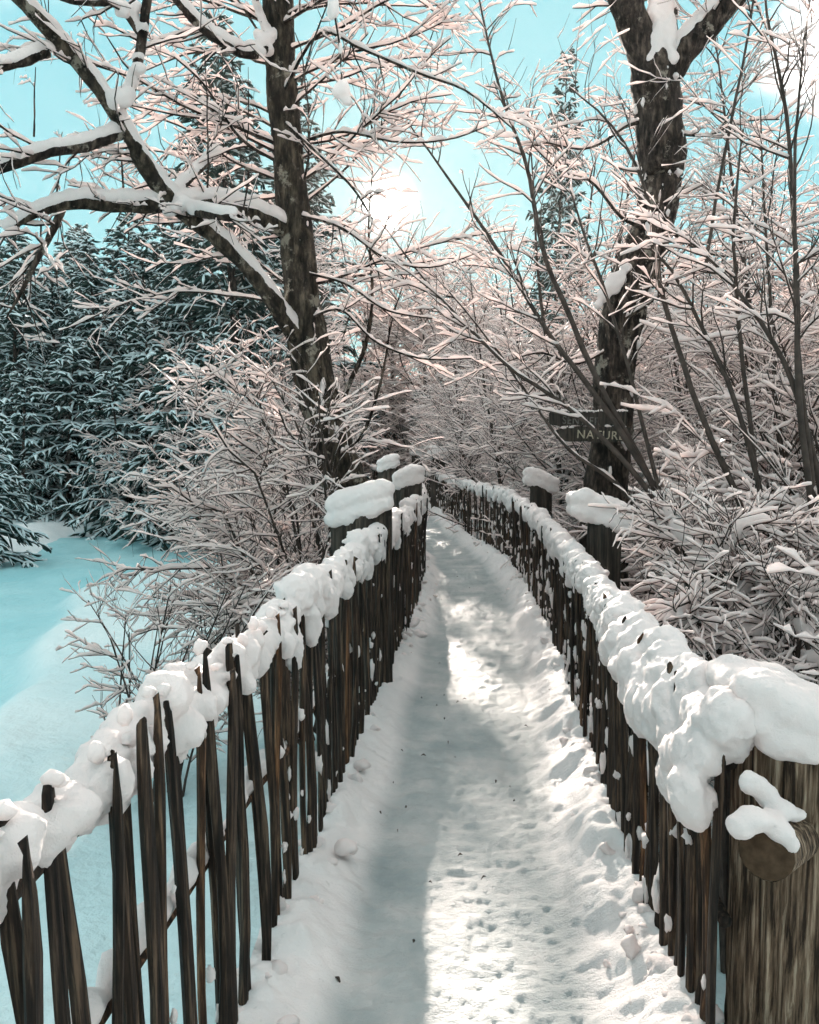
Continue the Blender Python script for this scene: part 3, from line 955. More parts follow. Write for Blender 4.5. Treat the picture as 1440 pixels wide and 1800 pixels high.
def sapling_proto(seed, H, name, label, cat, group, n1=27, L1=1.6, lean=0.05, snowk=1.0, bark='twig'):
    rng = np.random.default_rng(seed)
    w = Wood()
    P = grow((0, 0, -0.2), (lean, 0, 1), H, 14, -0.01, 0.035, rng)
    R = taper(14, 0.007 * H, 0.006)
    w.add(P, R, 0)
    for k in range(n1):
        t = rng.uniform(0.12, 0.97); x = t * 12.999; i = int(x); f = x - i
        p = P[i] * (1 - f) + P[i + 1] * f
        d = side_dir(P[i + 1] - P[i], rng, rng.uniform(0.6, 1.05), 0.1)
        l = L1 * (1.15 - 0.8 * t) * rng.uniform(0.6, 1.2)
        Q = grow(p, d, l, 8, -0.05 + rng.uniform(0, 0.2), 0.07, rng)
        QR = taper(8, max(0.008, R[i] * 0.45), 0.003)
        w.add(Q, QR, 1)
        twiggy(w, Q, QR, rng, 8.0, 0.55, 0.8, 0.15, 2, 2, 0.005, 5, 0.28, n2=5)
    b, sn = Geo(), Geo()
    spec = {0: (6, 4, 0.004, 0.010, 0.8, 0.6, 0.4), 1: (4, 5, 0.006 * snowk, 0.013 * snowk, 1, 0.7, 0.3), 2: (3, 4, 0.005 * snowk, 0.010 * snowk, 1, 0.8, 0.3)}
    w.skin(b, sn, spec, rng, False)
    return plant(name, label, cat, b, sn, None, bark, group=group)
G_SP = 'slender saplings rising out of the thicket'
LAB_SP = 'slender leafless sapling with thin snow on its twigs, rising out of the thicket'
spA = sapling_proto(11, 6.2, 'sapling', LAB_SP, 'sapling', G_SP)
spB = sapling_proto(12, 5.2, 'sapling', LAB_SP, 'sapling', G_SP, 30, 1.9, 0.15)

def far_tree_proto(seed, H, name, label, cat, group):
    rng = np.random.default_rng(seed)
    w = Wood(); tr = Geo()
    P = grow((0, 0, -0.3), (rng.normal(0, 0.05), rng.normal(0, 0.05), 1), H, 12, 0, 0.05, rng)
    R = taper(12, 0.014 * H, 0.012)
    tubes(tr, P[None], R[None], 8, 0.1, rng)
    for k in range(38):
        t = rng.uniform(0.08, 0.95); x = t * 10.999; i = int(x); f = x - i
        p = P[i] * (1 - f) + P[i + 1] * f
        d = side_dir(P[i + 1] - P[i], rng, rng.uniform(0.7, 1.2), 0.15)
        l = H * 0.36 * (1.1 - 0.7 * t) * rng.uniform(0.6, 1.2)
        Q = grow(p, d, l, 9, rng.uniform(-0.04, 0.10), 0.08, rng)
        QR = taper(9, max(0.02, R[i] * 0.5), 0.008)
        w.add(Q, QR, 0)
        twiggy(w, Q, QR, rng, 5.0, 1.15, 0.85, 0.1, 1, 2, 0.014, 8, 0.55, n2=5)
    b, sn = Geo(), Geo()
    spec = {0: (4, 5, 0.012, 0.028, 1, 0.6, 0.2), 1: (3, 4, 0.016, 0.026, 1, 0.7, 0.2), 2: (3, 4, 0.015, 0.024, 1, 0.8, 0.2)}
    w.skin(b, sn, spec, rng, False)
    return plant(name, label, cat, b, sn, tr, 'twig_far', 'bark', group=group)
G_FT = 'snowy broadleaf trees far behind'
LAB_FT = 'leafless broadleaf tree white with snow, one of those far behind the thicket'
ftA = far_tree_proto(21, 8.0, 'broadleaf_tree', LAB_FT, 'tree', G_FT)
ftB = far_tree_proto(22, 7.0, 'broadleaf_tree', LAB_FT, 'tree', G_FT)

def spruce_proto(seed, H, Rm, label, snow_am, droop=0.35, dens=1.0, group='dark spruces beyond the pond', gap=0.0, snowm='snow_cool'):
    rng = np.random.default_rng(seed)
    tr, nd, sn = Geo(), Geo(), Geo()
    P = grow((0, 0, -0.4), (0, 0, 1), H, 12, 0, 0.012, rng)
    R = taper(12, 0.013 * H + 0.02, 0.02)
    tubes(tr, P[None], R[None], 8, 0.1, rng)
    w = Wood()
    z = gap + 0.3
    while z < H - 0.25:
        t = z / H
        Lb = Rm * (1 - t) ** 0.75 + 0.18
        m = int(6 + rng.integers(0, 3) - 2 * (t > 0.85))
        a0 = rng.uniform(0, 6.28)
        for k in range(m):
            a = a0 + k / m * 6.283 + rng.normal(0, 0.2)
            l = Lb * rng.uniform(0.65, 1.12)
            up = 0.15 + 0.55 * t
            d = (math.cos(a), math.sin(a), up - 0.15)
            p = np.array([np.interp(z, P[:, 2], P[:, 0]), np.interp(z, P[:, 2], P[:, 1]), z + rng.normal(0, 0.08)])
            Q = grow(p, d, l, 8, droop / max(0.5, l), 0.05, rng)
            Q[-2:, 2] += 0.05 * l
            w.add(Q, taper(8, 0.028, 0.018), 0)
            ns = int(l * 8.5 * dens)
            for s_ in range(ns):
                u = rng.uniform(0.15, 1.0) * 6.999; j = int(u); g = u - j
                q = Q[j] * (1 - g) + Q[j + 1] * g
                tt = Q[j + 1] - Q[j]; tt /= np.linalg.norm(tt)
                sd_ = np.cross(tt, [0, 0, 1]); sd_ /= np.linalg.norm(sd_) + 1e-9
                sg = 1 if s_ % 2 else -1
                d2 = tt * rng.uniform(0.5, 0.9) + sd_ * sg * rng.uniform(0.4, 1.0) + np.array([0, 0, -rng.uniform(0.0, 0.55)])
                l2 = (0.20 + 0.24 * l * (1 - u / 9.0)) * rng.uniform(0.6, 1.3)
                S_ = grow(q, d2, l2, 4, 0.5, 0.12, rng)
                w.add(S_, np.array([0.020, 0.044, 0.036, 0.006]) * rng.uniform(0.7, 1.3), 1)
        z += (0.30 + 0.12 * (1 - t)) * rng.uniform(0.8, 1.2) / dens ** 0.5
    for (n, cls), lst in w.b.items():
        PP = np.array([a for a, _ in lst]); RR = np.array([r for _, r in lst])
        tubes(nd, PP, RR, 3, 0.45, rng)
        keep = rng.random(len(PP)) < snow_am
        if keep.any():
            snow_tubes(sn, PP[keep], RR[keep] * 0.85, 4, 0.006, 0.022, rng, 1.0, 0.7, steep=1.0, blotch=0.25, fine=False)
    root = thing('spruce_tree', label, 'tree', (0, 0, 0), 0, group)
    link('trunk', tr.mesh('trunk', M['bark']), root)
    link('crown', nd.mesh('crown', M['needle']), root)
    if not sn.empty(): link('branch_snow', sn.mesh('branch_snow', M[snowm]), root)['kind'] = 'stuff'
    return root
LAB_SPR = 'dark snow-dusted spruce in the wall of spruces beyond the pond'
spr1 = spruce_proto(31, 13.5, 2.9, 'tallest dark spruce standing behind the leaning trunk', 0.5, 0.5, 1.25)
spr2 = spruce_proto(32, 9.5, 2.7, LAB_SPR, 0.72, 0.6, 1.4)
spr3 = spruce_proto(33, 5.0, 1.9, LAB_SPR, 0.85, 0.7, 1.1)

def gz(x, y): return float(ground_z(np.array([x]), np.array([y]))[0])
def place(root, x, y, rz=0.0, s=1.0, label=None, group=None, first=False, dz=0.0, lean=(0, 0)):
    z = gz(x, y) + dz
    if first:
        root.location = (x, y, z); root.rotation_euler = (lean[0], lean[1], rz); root.scale = (s, s, s)
        if label: root['label'] = label
        if group: root['group'] = group
        return root
    return copy_tree(root, (x, y, z), rz, s, label, group, lean)
def bearing(px, Y): return (px - 720) / F * Y

def where(px):
    for lim, t in ((60, 'at the left picture edge'), (180, 'above the far left corner of the pond'), (300, 'under the long snowy limbs'), (420, 'left of the crossing limbs'), (520, 'just left of the leaning trunk'),
                   (640, 'just right of the leaning trunk'), (700, 'right below the sun'), (760, 'above the end of the walk'), (830, 'right of the sun'), (900, 'left of the lone spruce'),
                   (1000, 'below the lone spruce top'), (1090, 'between lone spruce and forked trunk'), (1180, 'directly behind the forked trunk'), (1260, 'just right of the forked trunk'),
                   (1340, 'between forked trunk and right edge'), (1420, 'close to the right picture edge')):
        if px < lim: return t
    return 'at the right picture edge'
# spruces beyond the pond
place(spr1, bearing(425, 25.5), 25.5, 0.4, 1.22, first=True)
place(spr1, bearing(540, 31), 31, 2.1, 1.18, 'tall thin-topped spruce half hidden by the leaning trunk')
place(spr2, bearing(25, 27.5), 27.5, 0.0, 1.0, 'dark spruce at the far corner of the pond', first=True)
k = 0
for px, Y, s, rz in ((-70, 30, 1.0, 1.0), (105, 29.5, 0.95, 2.2), (185, 28.0, 0.98, 3.9), (262, 30.5, 1.06, 5.0), (330, 28.5, 1.08, 0.7),
                     (490, 30.0, 1.15, 1.9), (560, 36, 1.06, 3.0), (60, 35, 1.15, 4.4), (150, 33, 1.15, 2.0), (220, 35, 1.3, 0.2), (370, 35, 1.35, 2.6), (-170, 33, 1.1, 1.7), (300, 40, 1.5, 5.9), (130, 41, 1.4, 0.4), (10, 40, 1.3, 2.9), (450, 38, 1.45, 3.3)):
    place(spr2, bearing(px, Y), Y, rz, s, ('dark snow-dusted spruce beyond the pond, ' if Y < 32 else 'taller rear-row spruce beyond the pond, ') + where(px))
# snowy low spruces: one on the near bank at the left, one over the far end of the pond
place(spr3, -9.75, 18.3, 0.3, 0.80, 'young spruce heavy with snow on the pond bank at the picture edge', 'young snowy spruces by the pond', first=True)
place(spr3, bearing(300, 22.5), 22.5, 2.0, 1.12, 'bluish snow-covered young spruce hanging over the far end of the pond', 'young snowy spruces by the pond')
place(spr3, bearing(215, 24.8), 24.8, 4.0, 1.0, 'snow-covered young spruce just left of the bluish one beyond the pond', 'young snowy spruces by the pond')
place(spr3, bearing(430, 21.0), 21.0, 5.0, 1.05, 'snow-covered young spruce behind the bare bush, right of the bluish one', 'young snowy spruces by the pond')
for px, Y, s, rz, lb in ((120, 26.2, 1.15, 1.0, 'snow-covered young spruce above the far left corner of the pond'), (40, 25.6, 0.95, 2.5, 'snow-covered young spruce at the far pond edge by the left picture edge'),
                         (265, 26.0, 1.3, 3.1, 'snow-covered young spruce standing behind the bluish one'), (360, 24.0, 1.25, 0.6, 'snow-covered young spruce right behind the big bare bush')):
    place(spr3, bearing(px, Y), Y, rz, s, lb, 'young snowy spruces by the pond')
# spruce behind the thicket, narrow top
nar = place(spr1, bearing(968, 24.5), 24.5, 3.3, 1.0, 'narrow spruce whose top stands alone above the thicket', None)
nar.scale = (0.55, 0.55, 1.02)
bpy.context.view_layer.update()

# far trees round the horizon
rng = np.random.default_rng(77)
first = True
for px, Y, s, p in ((640, 42, 0.9, 0), (700, 46, 0.75, 1), (765, 40, 0.85, 0), (840, 34, 0.9, 1), (905, 30, 1.0, 0), (1010, 33, 1.05, 1), (1090, 28, 1.0, 0), (1170, 31, 1.1, 1),
                    (1250, 27, 1.0, 0), (1330, 30, 1.1, 1), (1420, 26, 1.0, 0), (1510, 30, 1.1, 1), (1600, 28, 1.0, 0), (600, 34, 0.85, 1), (860, 44, 1.2, 0), (1130, 40, 1.4, 1), (1390, 38, 1.35, 0), (740, 33, 0.7, 1), (810, 27, 0.72, 0), (702, 32, 1.34, 1), (662, 36, 1.4, 0), (742, 31, 1.25, 1), (420, 24, 0.85, 1), (340, 24.5, 0.75, 0), (780, 29, 1.1, 0), (850, 25, 1.05, 1), (470, 20.0, 0.5, 0)):
    src = ftA if p == 0 else ftB
    fl = (p == 0 and px == 640) or (p == 1 and px == 700)
    place(src, bearing(px, Y), Y, rng.uniform(0, 6.28), s, ('leafless broadleaf tree white with snow, far off ' if Y > 29 else 'leafless snowy broadleaf tree behind the shrubs, ') + where(px), None, first=fl)
# trees that close the view to the sides and far behind
for i in range(26):
    a = rng.uniform(-1.25, 1.25); d = rng.uniform(45, 54)
    if abs(a) < 0.06: continue
    src = (ftA, ftB, spr2)[i % 3]
    pxx = 720 + F * math.tan(a)
    if pxx < -250 or pxx > 1700: continue
    place(src, d * math.sin(a), d * math.cos(a), rng.uniform(0, 6.28), rng.uniform(0.9, 1.3),
          ('farthest snowy broadleaf tree ' if i % 3 < 2 else 'farthest dark spruce ') + where(pxx), None if i % 3 < 2 else 'far spruces in the woods')

# the thicket to the right and round the bend
firstu = {id(shA): True, id(shB): True, id(shC): True}
def put_shrub(src, x, y, s=1.0, label=None, group=None, dz=0.0):
    f = firstu.get(id(src), False); firstu[id(src)] = False
    if y < 31:                                                   # keep off the walk
        lo, hi = float(xl(y)) - 2.7 * s, float(xr(y)) + (2.3 if y < 12.5 else 2.5) * s
        if lo < x < hi: x = hi + 0.1 if x > 0.5 * (lo + hi) or y < 12 else lo - 0.1
    return place(src, x, y, rng.uniform(0, 6.28), s * rng.uniform(0.9, 1.1), label, group, first=f, dz=dz)
SH = (shA, shB, shC)
i = 0
def thicket_label(x, y):
    p = 720 + F * x / y
    if p < 960: return 'snow-laden leafless shrub of the thicket between the bend and the sign', 'thicket between the bend and the sign'
    if p < 1140: return 'snow-laden leafless shrub of the thicket behind the forked tree', 'thicket behind the forked tree'
    if p < 1300: return 'snow-laden leafless shrub of the thicket just right of the forked tree', 'thicket right of the forked tree'
    dp = 'front row' if y < 7 else ('second row' if y < 10 else ('third row' if y < 14 else 'rear'))
    if p > 1440: return 'snow-laden shrub cut by the right picture edge, in the ' + dp + ' of the thicket', 'thicket at the picture edge'
    return 'snow-laden shrub inside the right picture edge, in the ' + dp + ' of the thicket', 'thicket at the picture edge'
for row, (dx, ys, ye, st) in enumerate(((1.5, 4.6, 11.5, 1.0), (2.5, 4.6, 15, 1.15), (3.6, 5.4, 17, 1.3), (5.2, 7, 20, 1.5), (7.2, 9, 22, 1.8), (9.8, 12, 25, 2.2))):
    y = ys
    while y < ye:
        x = float(xr(min(y, 11.0))) + dx + rng.normal(0, 0.2)
        yy = y + rng.normal(0, 0.2)
        y += st * rng.uniform(0.8, 1.2)
        if (x - 1.6 * (0.72 if row == 0 else 1.0)) / yy < (1120 - 720) / F and yy < 9.2: continue          # keeps the sign and the trunk in the open
        put_shrub(SH[i % 3], x, yy, 0.72 if row == 0 else 0.95 + 0.05 * row, *thicket_label(x, yy)); i += 1
# beyond the bend, ahead
LAB_BD = 'snowy leafless shrub closing the view beyond the bend of the walk'
G_BD = 'shrubs beyond the bend of the walk'
for px, Y, s in ((760, 20.5, 0.8), (800, 17.5, 0.85), (845, 15.5, 0.9), (890, 14.2, 0.95), (835, 21, 1.05), (885, 19, 1.1), (935, 17, 1.15), (770, 26, 1.0), (725, 27, 0.9), (690, 25, 0.85), (655, 22, 0.8), (670, 17.5, 0.7),
                 (640, 19.5, 0.85), (610, 16.5, 0.85), (600, 22, 1.0), (570, 19, 1.0), (800, 30, 1.2), (860, 26, 1.2), (700, 32, 1.1), (640, 28, 1.1), (940, 23, 1.2), (985, 20, 1.2), (1010, 13, 1.0), (750, 36, 1.4), (820, 36, 1.4), (680, 38, 1.3), (890, 31, 1.4)):
    put_shrub(SH[i % 3], bearing(px, Y), Y, s, ('snowy leafless shrub beyond the bend, ' if Y < 24 else 'farther snowy shrub beyond the bend, ') + where(px), G_BD); i += 1
for px, Y, s in ((330, 24.5, 1.3), (400, 23, 1.3), (470, 22, 1.2), (520, 20, 1.2), (360, 27, 1.6), (440, 26, 1.6)):
    put_shrub(SH[i % 3], bearing(px, Y), Y, s, 'snowy leafless shrub in front of the spruces on the far pond bank', 'bare shrubs on the far pond bank'); i += 1
# saplings
fs = {0: True, 1: True}
for px, Y, s, p, rz in ((1330, 7.5, 1.0, 0, 0.3), (1260, 9.5, 1.05, 1, 2.0), (1405, 6.2, 0.95, 1, 1.2), (1440, 9, 1.1, 0, 4.0), (1215, 13, 1.2, 0, 5.0), (1365, 12, 1.2, 1, 0.9), (1020, 12.5, 1.1, 0, 2.9),
                        (960, 14.5, 1.15, 1, 1.9), (900, 17, 1.15, 0, 0.5), (830, 20, 1.1, 1, 3.6), (1500, 7.5, 1.1, 0, 2.2), (1120, 15, 1.2, 1, 4.7), (1300, 16, 1.3, 0, 5.5), (1460, 14, 1.3, 1, 2.5), (752, 20.5, 1.15, 0, 1.1), (762, 24, 1.25, 1, 0.2), (700, 26.5, 1.5, 0, 3.0), (612, 14.6, 1.05, 1, 4.2), (640, 24, 1.35, 0, 0.9), (800, 23, 1.3, 1, 5.1), (585, 17.5, 1.2, 0, 2.4), (860, 14.0, 1.1, 1, 2.2), (940, 11.0, 1.1, 0, 1.5), (990, 10.0, 1.05, 1, 4.9), (1045, 11.5, 1.2, 0, 3.7), (905, 12.0, 1.05, 1, 5.6)):
    x = bearing(px, Y)
    if float(xl(Y)) - 1.5 < x < float(xr(Y)) + 0.9 and Y < 30: x = float(xr(Y)) + 0.9 if px > 700 else float(xl(Y)) - 1.5
    place((spA, spB)[p], x, Y, rz, s, ('slender leafless sapling rising out of the thicket ' if Y < 11 else 'farther slender sapling above the thicket ') + where(720 + F * x / Y), None, first=fs[p]); fs[p] = False

# ------------------------------------------------------------------ big snowy bush on the pond side
def pond_bush():
    rng = np.random.default_rng(61)
    w = Wood()
    base = np.array([-0.62, 6.3, -0.75])
    ends = [(205, 1000), (240, 900), (270, 1050), (300, 800), (330, 700), (360, 640), (420, 600), (470, 640), (290, 950), (250, 1080), (400, 760), (340, 860),
            (450, 820), (490, 720), (310, 1010), (380, 930), (230, 1120), (520, 660), (560, 700), (440, 980), (350, 1060), (280, 860), (395, 690)]
    for px, py in ends:
        Y = rng.uniform(4.9, 7.6)
        e = at(px, py, Y)
        st = base + rng.normal(0, 0.15, 3) * np.array([1, 1, 0.3])
        mid = st * 0.45 + e * 0.55 + np.array([0.12, 0, 0.42 + 0.15 * rng.normal()])
        P = resample(np.array([st, st * 0.75 + mid * 0.25 + np.array([0, 0, 0.15]), mid, e]), 12)
        P[1:-1] += rng.normal(0, 0.02, (10, 3))
        R = taper(12, rng.uniform(0.013, 0.022), 0.005)
        w.add(P, R, 0)
        twiggy(w, P, R, rng, 13.0, 0.58, 0.8, 0.35, 1, 2, 0.0055, 7, 0.27, t0=0.2, wig=0.19)
    for key in list(w.b):                                        # nothing pokes through the fence
        w.b[key] = [pr for pr in w.b[key] if not ((pr[0][:, 0] > xl(pr[0][:, 1]) - 0.06) & (pr[0][:, 2] < 1.25)).any()]
    b, sn = Geo(), Geo()
    w.skin(b, sn, {0: (6, 6, 0.008, 0.018, 1, 0.6, 0.2), 1: (3, 5, 0.0045, 0.0105, 1, 0.7, 0.2), 2: (3, 4, 0.0038, 0.0085, 1, 0.8, 0.25)}, rng)
    plant('bush', 'big bare bush bowed by snow between the pond and the fence', 'bush', b, sn, None, 'twig', loc=tuple(base))
    # low sprawling one nearer the fence
    w = Wood(); base = at(275, 1170, 5.6); base[2] = POND_Z + 0.0
    for k in range(18):
        e = at(rng.uniform(130, 500), rng.uniform(1010, 1130), rng.uniform(4.6, 6.2))
        st = base + rng.normal(0, 0.10, 3) * np.array([1.6, 1, 0])
        mid = st * 0.5 + e * 0.5 + np.array([0, 0, 0.22])
        P = resample(np.array([st, st * 0.7 + mid * 0.3 + np.array([0, 0, 0.12]), mid, e]), 10)
        R = taper(10, 0.011, 0.004)
        w.add(P, R, 0)
        twiggy(w, P, R, rng, 7.0, 0.45, 0.75, 0.5, 1, 2, 0.006, 4, 0.2, t0=0.3)
    b, sn = Geo(), Geo()
    w.skin(b, sn, {0: (5, 5, 0.006, 0.013, 1, 0.6, 0.2), 1: (3, 4, 0.006, 0.011, 1, 0.7, 0.2), 2: (3, 4, 0.005, 0.009, 1, 0.8, 0.25)}, rng)
    plant('bush', 'low sprawling bush standing in the snow of the pond', 'bush', b, sn, None, 'twig', loc=tuple(base))
pond_bush()

# ------------------------------------------------------------------ the leaning tree on the left
def limb_from_px(ctrl, n):
    """ctrl: (px, py, depth, radius)"""
    a = np.array([(*at(c[0], c[1], c[2]), c[3]) for c in ctrl])
    q = resample(a, n)
    return q[:, :3], np.clip(q[:, 3], 0.003, None)
def trunk_rough(g, P, R, k, rng, amp=0.10):
    B, n, _ = P.shape
    T, S, U = frames(P)
    th = np.arange(k) / k * 2 * math.pi
    base = P[:, :, None, :] + S[:, :, None, :] * (R[:, :, None] * np.cos(th))[..., None] + U[:, :, None, :] * (R[:, :, None] * np.sin(th))[..., None]
    dirv = S[:, :, None, :] * np.cos(th)[None, None, :, None] + U[:, :, None, :] * np.sin(th)[None, None, :, None]
    d = fbm((base.reshape(-1, 3)) * np.array([9, 9, 4.0]), 4, 51, 0.6).reshape(B, n, k)
    base = base + dirv * (d * R[:, :, None] * amp)[..., None]
    g.add(base.reshape(-1, 3), ring_faces(B, n, k))
def limb_snow(g, P, R, rng, w=1.0, h=1.0, seed=0):
    """deep snow lying on a limb: blobs to be fused"""
    n = len(P)
    T = np.gradient(P, axis=0); T /= np.linalg.norm(T, axis=1, keepdims=True)
    for i in range(n):
        fl = np.clip((0.93 - abs(T[i, 2])) / 0.3, 0, 1)
        if fl <= 0.05: continue
        r = R[i]
        m = 0.8 + 0.35 * math.sin(i * 0.9 + seed) + rng.uniform(-0.15, 0.15)
        a = math.atan2(T[i, 1], T[i, 0])
        ww = (r * 0.98 + 0.010) * w * (0.85 + 0.15 * m); hh = (0.55 * r + 0.024) * h * (0.75 + 0.25 * m) * fl
        blob(g, P[i] + np.array([0, 0, r * 0.45 + hh * 0.60]), (max(ww * 1.3, 0.05), ww, max(hh, 0.012)), 2, 0.08, a, rng)
def trunk_patches(g, P, R, rng, n, side, smin, smax):
    """snow plastered in patches on the bark"""
    for _ in range(n):
        t = rng.uniform(0.02, 0.98) * (len(P) - 1.001); i = int(t); f = t - i
        p = P[i] * (1 - f) + P[i + 1] * f; r = R[i]
        a = side + rng.normal(0, 1.0)
        d = np.array([math.cos(a), math.sin(a), 0.0])
        s = rng.uniform(smin, smax)
        blob(g, p + d * r * 0.97, (s * rng.uniform(0.4, 0.9), s * 0.5, s * rng.uniform(0.6, 1.6)), 2, 0.6, a, rng)

def left_tree():
    rng = np.random.default_rng(71)
    tr, br, sn = Geo(), Geo(), Geo()
    P, R = limb_from_px([(632, 1360, 6.5, 0.22), (620, 950, 6.5, 0.195), (600, 830, 6.5, 0.172), (562, 700, 6.5, 0.155), (540, 590, 6.5, 0.15), (526, 460, 6.5, 0.135), (512, 340, 6.5, 0.125),
                         (500, 200, 6.5, 0.12), (492, 80, 6.5, 0.115), (486, -40, 6.5, 0.11), (478, -220, 6.5, 0.09), (470, -420, 6.5, 0.05)], 110)
    trunk_rough(tr, P[None], R[None], 26, rng, 0.13)
    deep, patch = Geo(), Geo()
    trunk_patches(patch, P[20:80], R[20:80], rng, 15, -0.3, 0.016, 0.040)
    trunk_patches(patch, P[22:46], R[22:46], rng, 10, 0.0, 0.03, 0.06)
    limbs = {
        'A': [(528, 600, 6.45, 0.085), (452, 492, 6.2, 0.072), (380, 420, 6.0, 0.070), (312, 362, 5.8, 0.068), (255, 292, 5.6, 0.064), (203, 200, 5.4, 0.060), (125, 98, 5.2, 0.052), (52, 18, 5.0, 0.046), (-40, -70, 4.8, 0.038), (-120, -150, 4.7, 0.02)],
        'B': [(512, 412, 6.5, 0.090), (455, 382, 6.25, 0.075), (390, 360, 6.0, 0.068), (330, 362, 5.82, 0.060), (220, 362, 5.6, 0.055), (130, 360, 5.4, 0.046), (62, 380, 5.3, 0.030), (12, 408, 5.2, 0.016)],
        'C': [(212, 236, 5.45, 0.050), (150, 256, 5.3, 0.042), (80, 270, 5.15, 0.038), (0, 296, 5.0, 0.034), (-80, 325, 4.9, 0.025)],
        'D': [(84, 92, 5.1, 0.036), (40, 112, 5.0, 0.032), (-20, 128, 4.9, 0.028), (-90, 150, 4.8, 0.02)],
        'E': [(205, 196, 5.42, 0.052), (232, 150, 5.4, 0.044), (246, 82, 5.35, 0.040), (254, 20, 5.3, 0.036), (268, -60, 5.3, 0.03)],
        'F': [(488, 70, 6.45, 0.055), (440, 96, 6.2, 0.046), (385, 70, 6.0, 0.040), (330, 22, 5.85, 0.034), (290, -40, 5.7, 0.028), (250, -120, 5.6, 0.02)],
        'G': [(305, 345, 5.8, 0.036), (345, 302, 5.9, 0.032), (384, 266, 6.0, 0.028)],
        'H': [(112, 362, 5.38, 0.034), (88, 410, 5.3, 0.028), (62, 455, 5.2, 0.022), (30, 520, 5.15, 0.014), (8, 560, 5.1, 0.006)],
        'I': [(330, 372, 5.8, 0.045), (370, 378, 5.6, 0.040), (410, 384, 5.5, 0.034)],
        'J': [(246, 60, 5.35, 0.030), (205, 10, 5.2, 0.026), (130, 4, 5.0, 0.022), (60, -14, 4.9, 0.016)],
        'K': [(470, 60, 6.4, 0.030), (452, 10, 6.3, 0.026), (430, -50, 6.2, 0.02)],
    }
    w = Wood()
    for name, c in limbs.items():
        c = [(q[0], q[1], q[2], q[3] * 0.80) for q in c]
        n = 44 if name in 'AB' else 24
        P_, R_ = limb_from_px(c, n)
        P_[2:] += np.cumsum(rng.normal(0, 0.0016, (n - 2, 3)), axis=0)
        trunk_rough(tr if name in 'AB' else br, P_[None], R_[None], 14, rng, 0.22)
        Pd, Rd = resample(P_, n * 3), resample(R_[:, None], n * 3)[:, 0]
        if name != 'H': limb_snow(deep, Pd, Rd, rng, 0.95, 1.2 if name in 'FBJ' else 1.0, len(name) + ord(name))
        dens = {'A': 7.5, 'B': 7.5, 'C': 8, 'H': 14}.get(name, 8)
        twiggy(w, P_, R_, rng, dens, 0.62, 0.95, 0.55 if name == 'H' else 0.15, 1, 2, 0.007, 5, 0.26, t0=0.15, wig=0.16)
    # thin twigs standing up from and hanging below the crown
    for px, py, dx, dy, l in ((60, 240, 0.0, 1, 0.45), (365, 330, 0, 1, 0.9), (100, 340, 0.1, 1, 0.4), (437, 300, 0, -1, 0.5), (217, 330, 0, 1, 0.5), (530, 150, 0.3, 0.9, 0.8)):
        Q = grow(at(px, py, 5.6), (dx, 0.02, dy), l, 7, 0.0, 0.06, rng)
        w.add(Q, taper(7, 0.008, 0.003), 1)
        twiggy(w, Q, taper(7, 0.008, 0.003), rng, 7, 0.16, 0.8, 0, 2, 2, 0.004, 1, 0.1, n2=4)
    # long bows sweeping right from the trunk over the walk
    for c in ([(500, 160, 6.4, .012), (560, 60, 6.0, .011), (640, 88, 5.7, .010), (740, 130, 5.4, .009), (820, 160, 5.2, .007), (900, 225, 5.1, .005)],
              [(530, 250, 6.4, .012), (600, 232, 6.1, .010), (700, 250, 5.8, .008), (790, 245, 5.6, .006), (860, 220, 5.5, .004)],
              [(545, 560, 6.4, .012), (600, 545, 6.2, .010), (660, 600, 6.0, .009), (740, 630, 5.8, .007), (830, 630, 5.6, .005)],
              [(500, 215, 6.4, .012), (560, 270, 6.1, .011), (620, 330, 5.9, .009), (655, 385, 5.8, .006)],
              [(530, 380, 6.4, .012), (600, 400, 6.1, .010), (680, 455, 5.9, .008), (760, 470, 5.7, .006), (850, 440, 5.6, .004)],
              [(540, 480, 6.4, .011), (610, 500, 6.2, .010), (680, 545, 6.0, .008), (760, 560, 5.9, .005)],
              [(500, 40, 6.4, .014), (590, -10, 6.1, .012), (700, -30, 5.8, .010)],
              [(590, 740, 6.4, .026), (612, 680, 6.35, .022), (642, 610, 6.3, .018), (655, 520, 6.3, .013), (648, 400, 6.2, .008), (655, 300, 6.2, .004)],
              [(600, 800, 6.3, .018), (640, 760, 6.2, .014), (672, 660, 6.2, .010), (690, 560, 6.2, .006), (720, 470, 6.1, .004)],
              [(480, 280, 6.3, .012), (420, 240, 6.0, .010), (360, 150, 5.9, .008), (300, 95, 5.8, .005)],
              [(480, 250, 6.3, .014), (400, 215, 6.1, .010), (360, 180, 5.9, .008), (280, 140, 5.7, .005)]):
        P_, R_ = limb_from_px(c, 20)
        w.add(P_, R_, 1)
        twiggy(w, P_, R_, rng, 5.5, 0.50, 0.8, 0.05, 1, 2, 0.006, 2.5, 0.25, t0=0.15, n2=6)
    # fine boughs all round the upper trunk
    for q in range(46):
        i0 = int(rng.uniform(44, 96))
        az = rng.uniform(-0.9, 0.9) + (math.pi if rng.random() < 0.42 else 0.0)
        d0 = np.array([math.cos(az), math.sin(az) * 0.8 - 0.1, rng.uniform(0.1, 0.9)])
        Q = grow(P[i0], d0, rng.uniform(0.9, 2.3), 14, rng.uniform(-0.05, 0.22), 0.09, rng)
        pr = np.stack([720 + F * Q[:, 0] / Q[:, 1], HZ - F * (Q[:, 2] - CAMZ) / Q[:, 1]], -1)
        if (np.hypot(pr[:, 0] - 681, pr[:, 1] - 358) < 66).any(): continue      # the sun stands clear of the boughs
        QR = taper(14, 0.011, 0.0035)
        w.add(Q, QR, 1)
        twiggy(w, Q, QR, rng, 7.0, 0.5, 0.75, 0.08, 1, 2, 0.005, 4, 0.25, t0=0.15, n2=6)
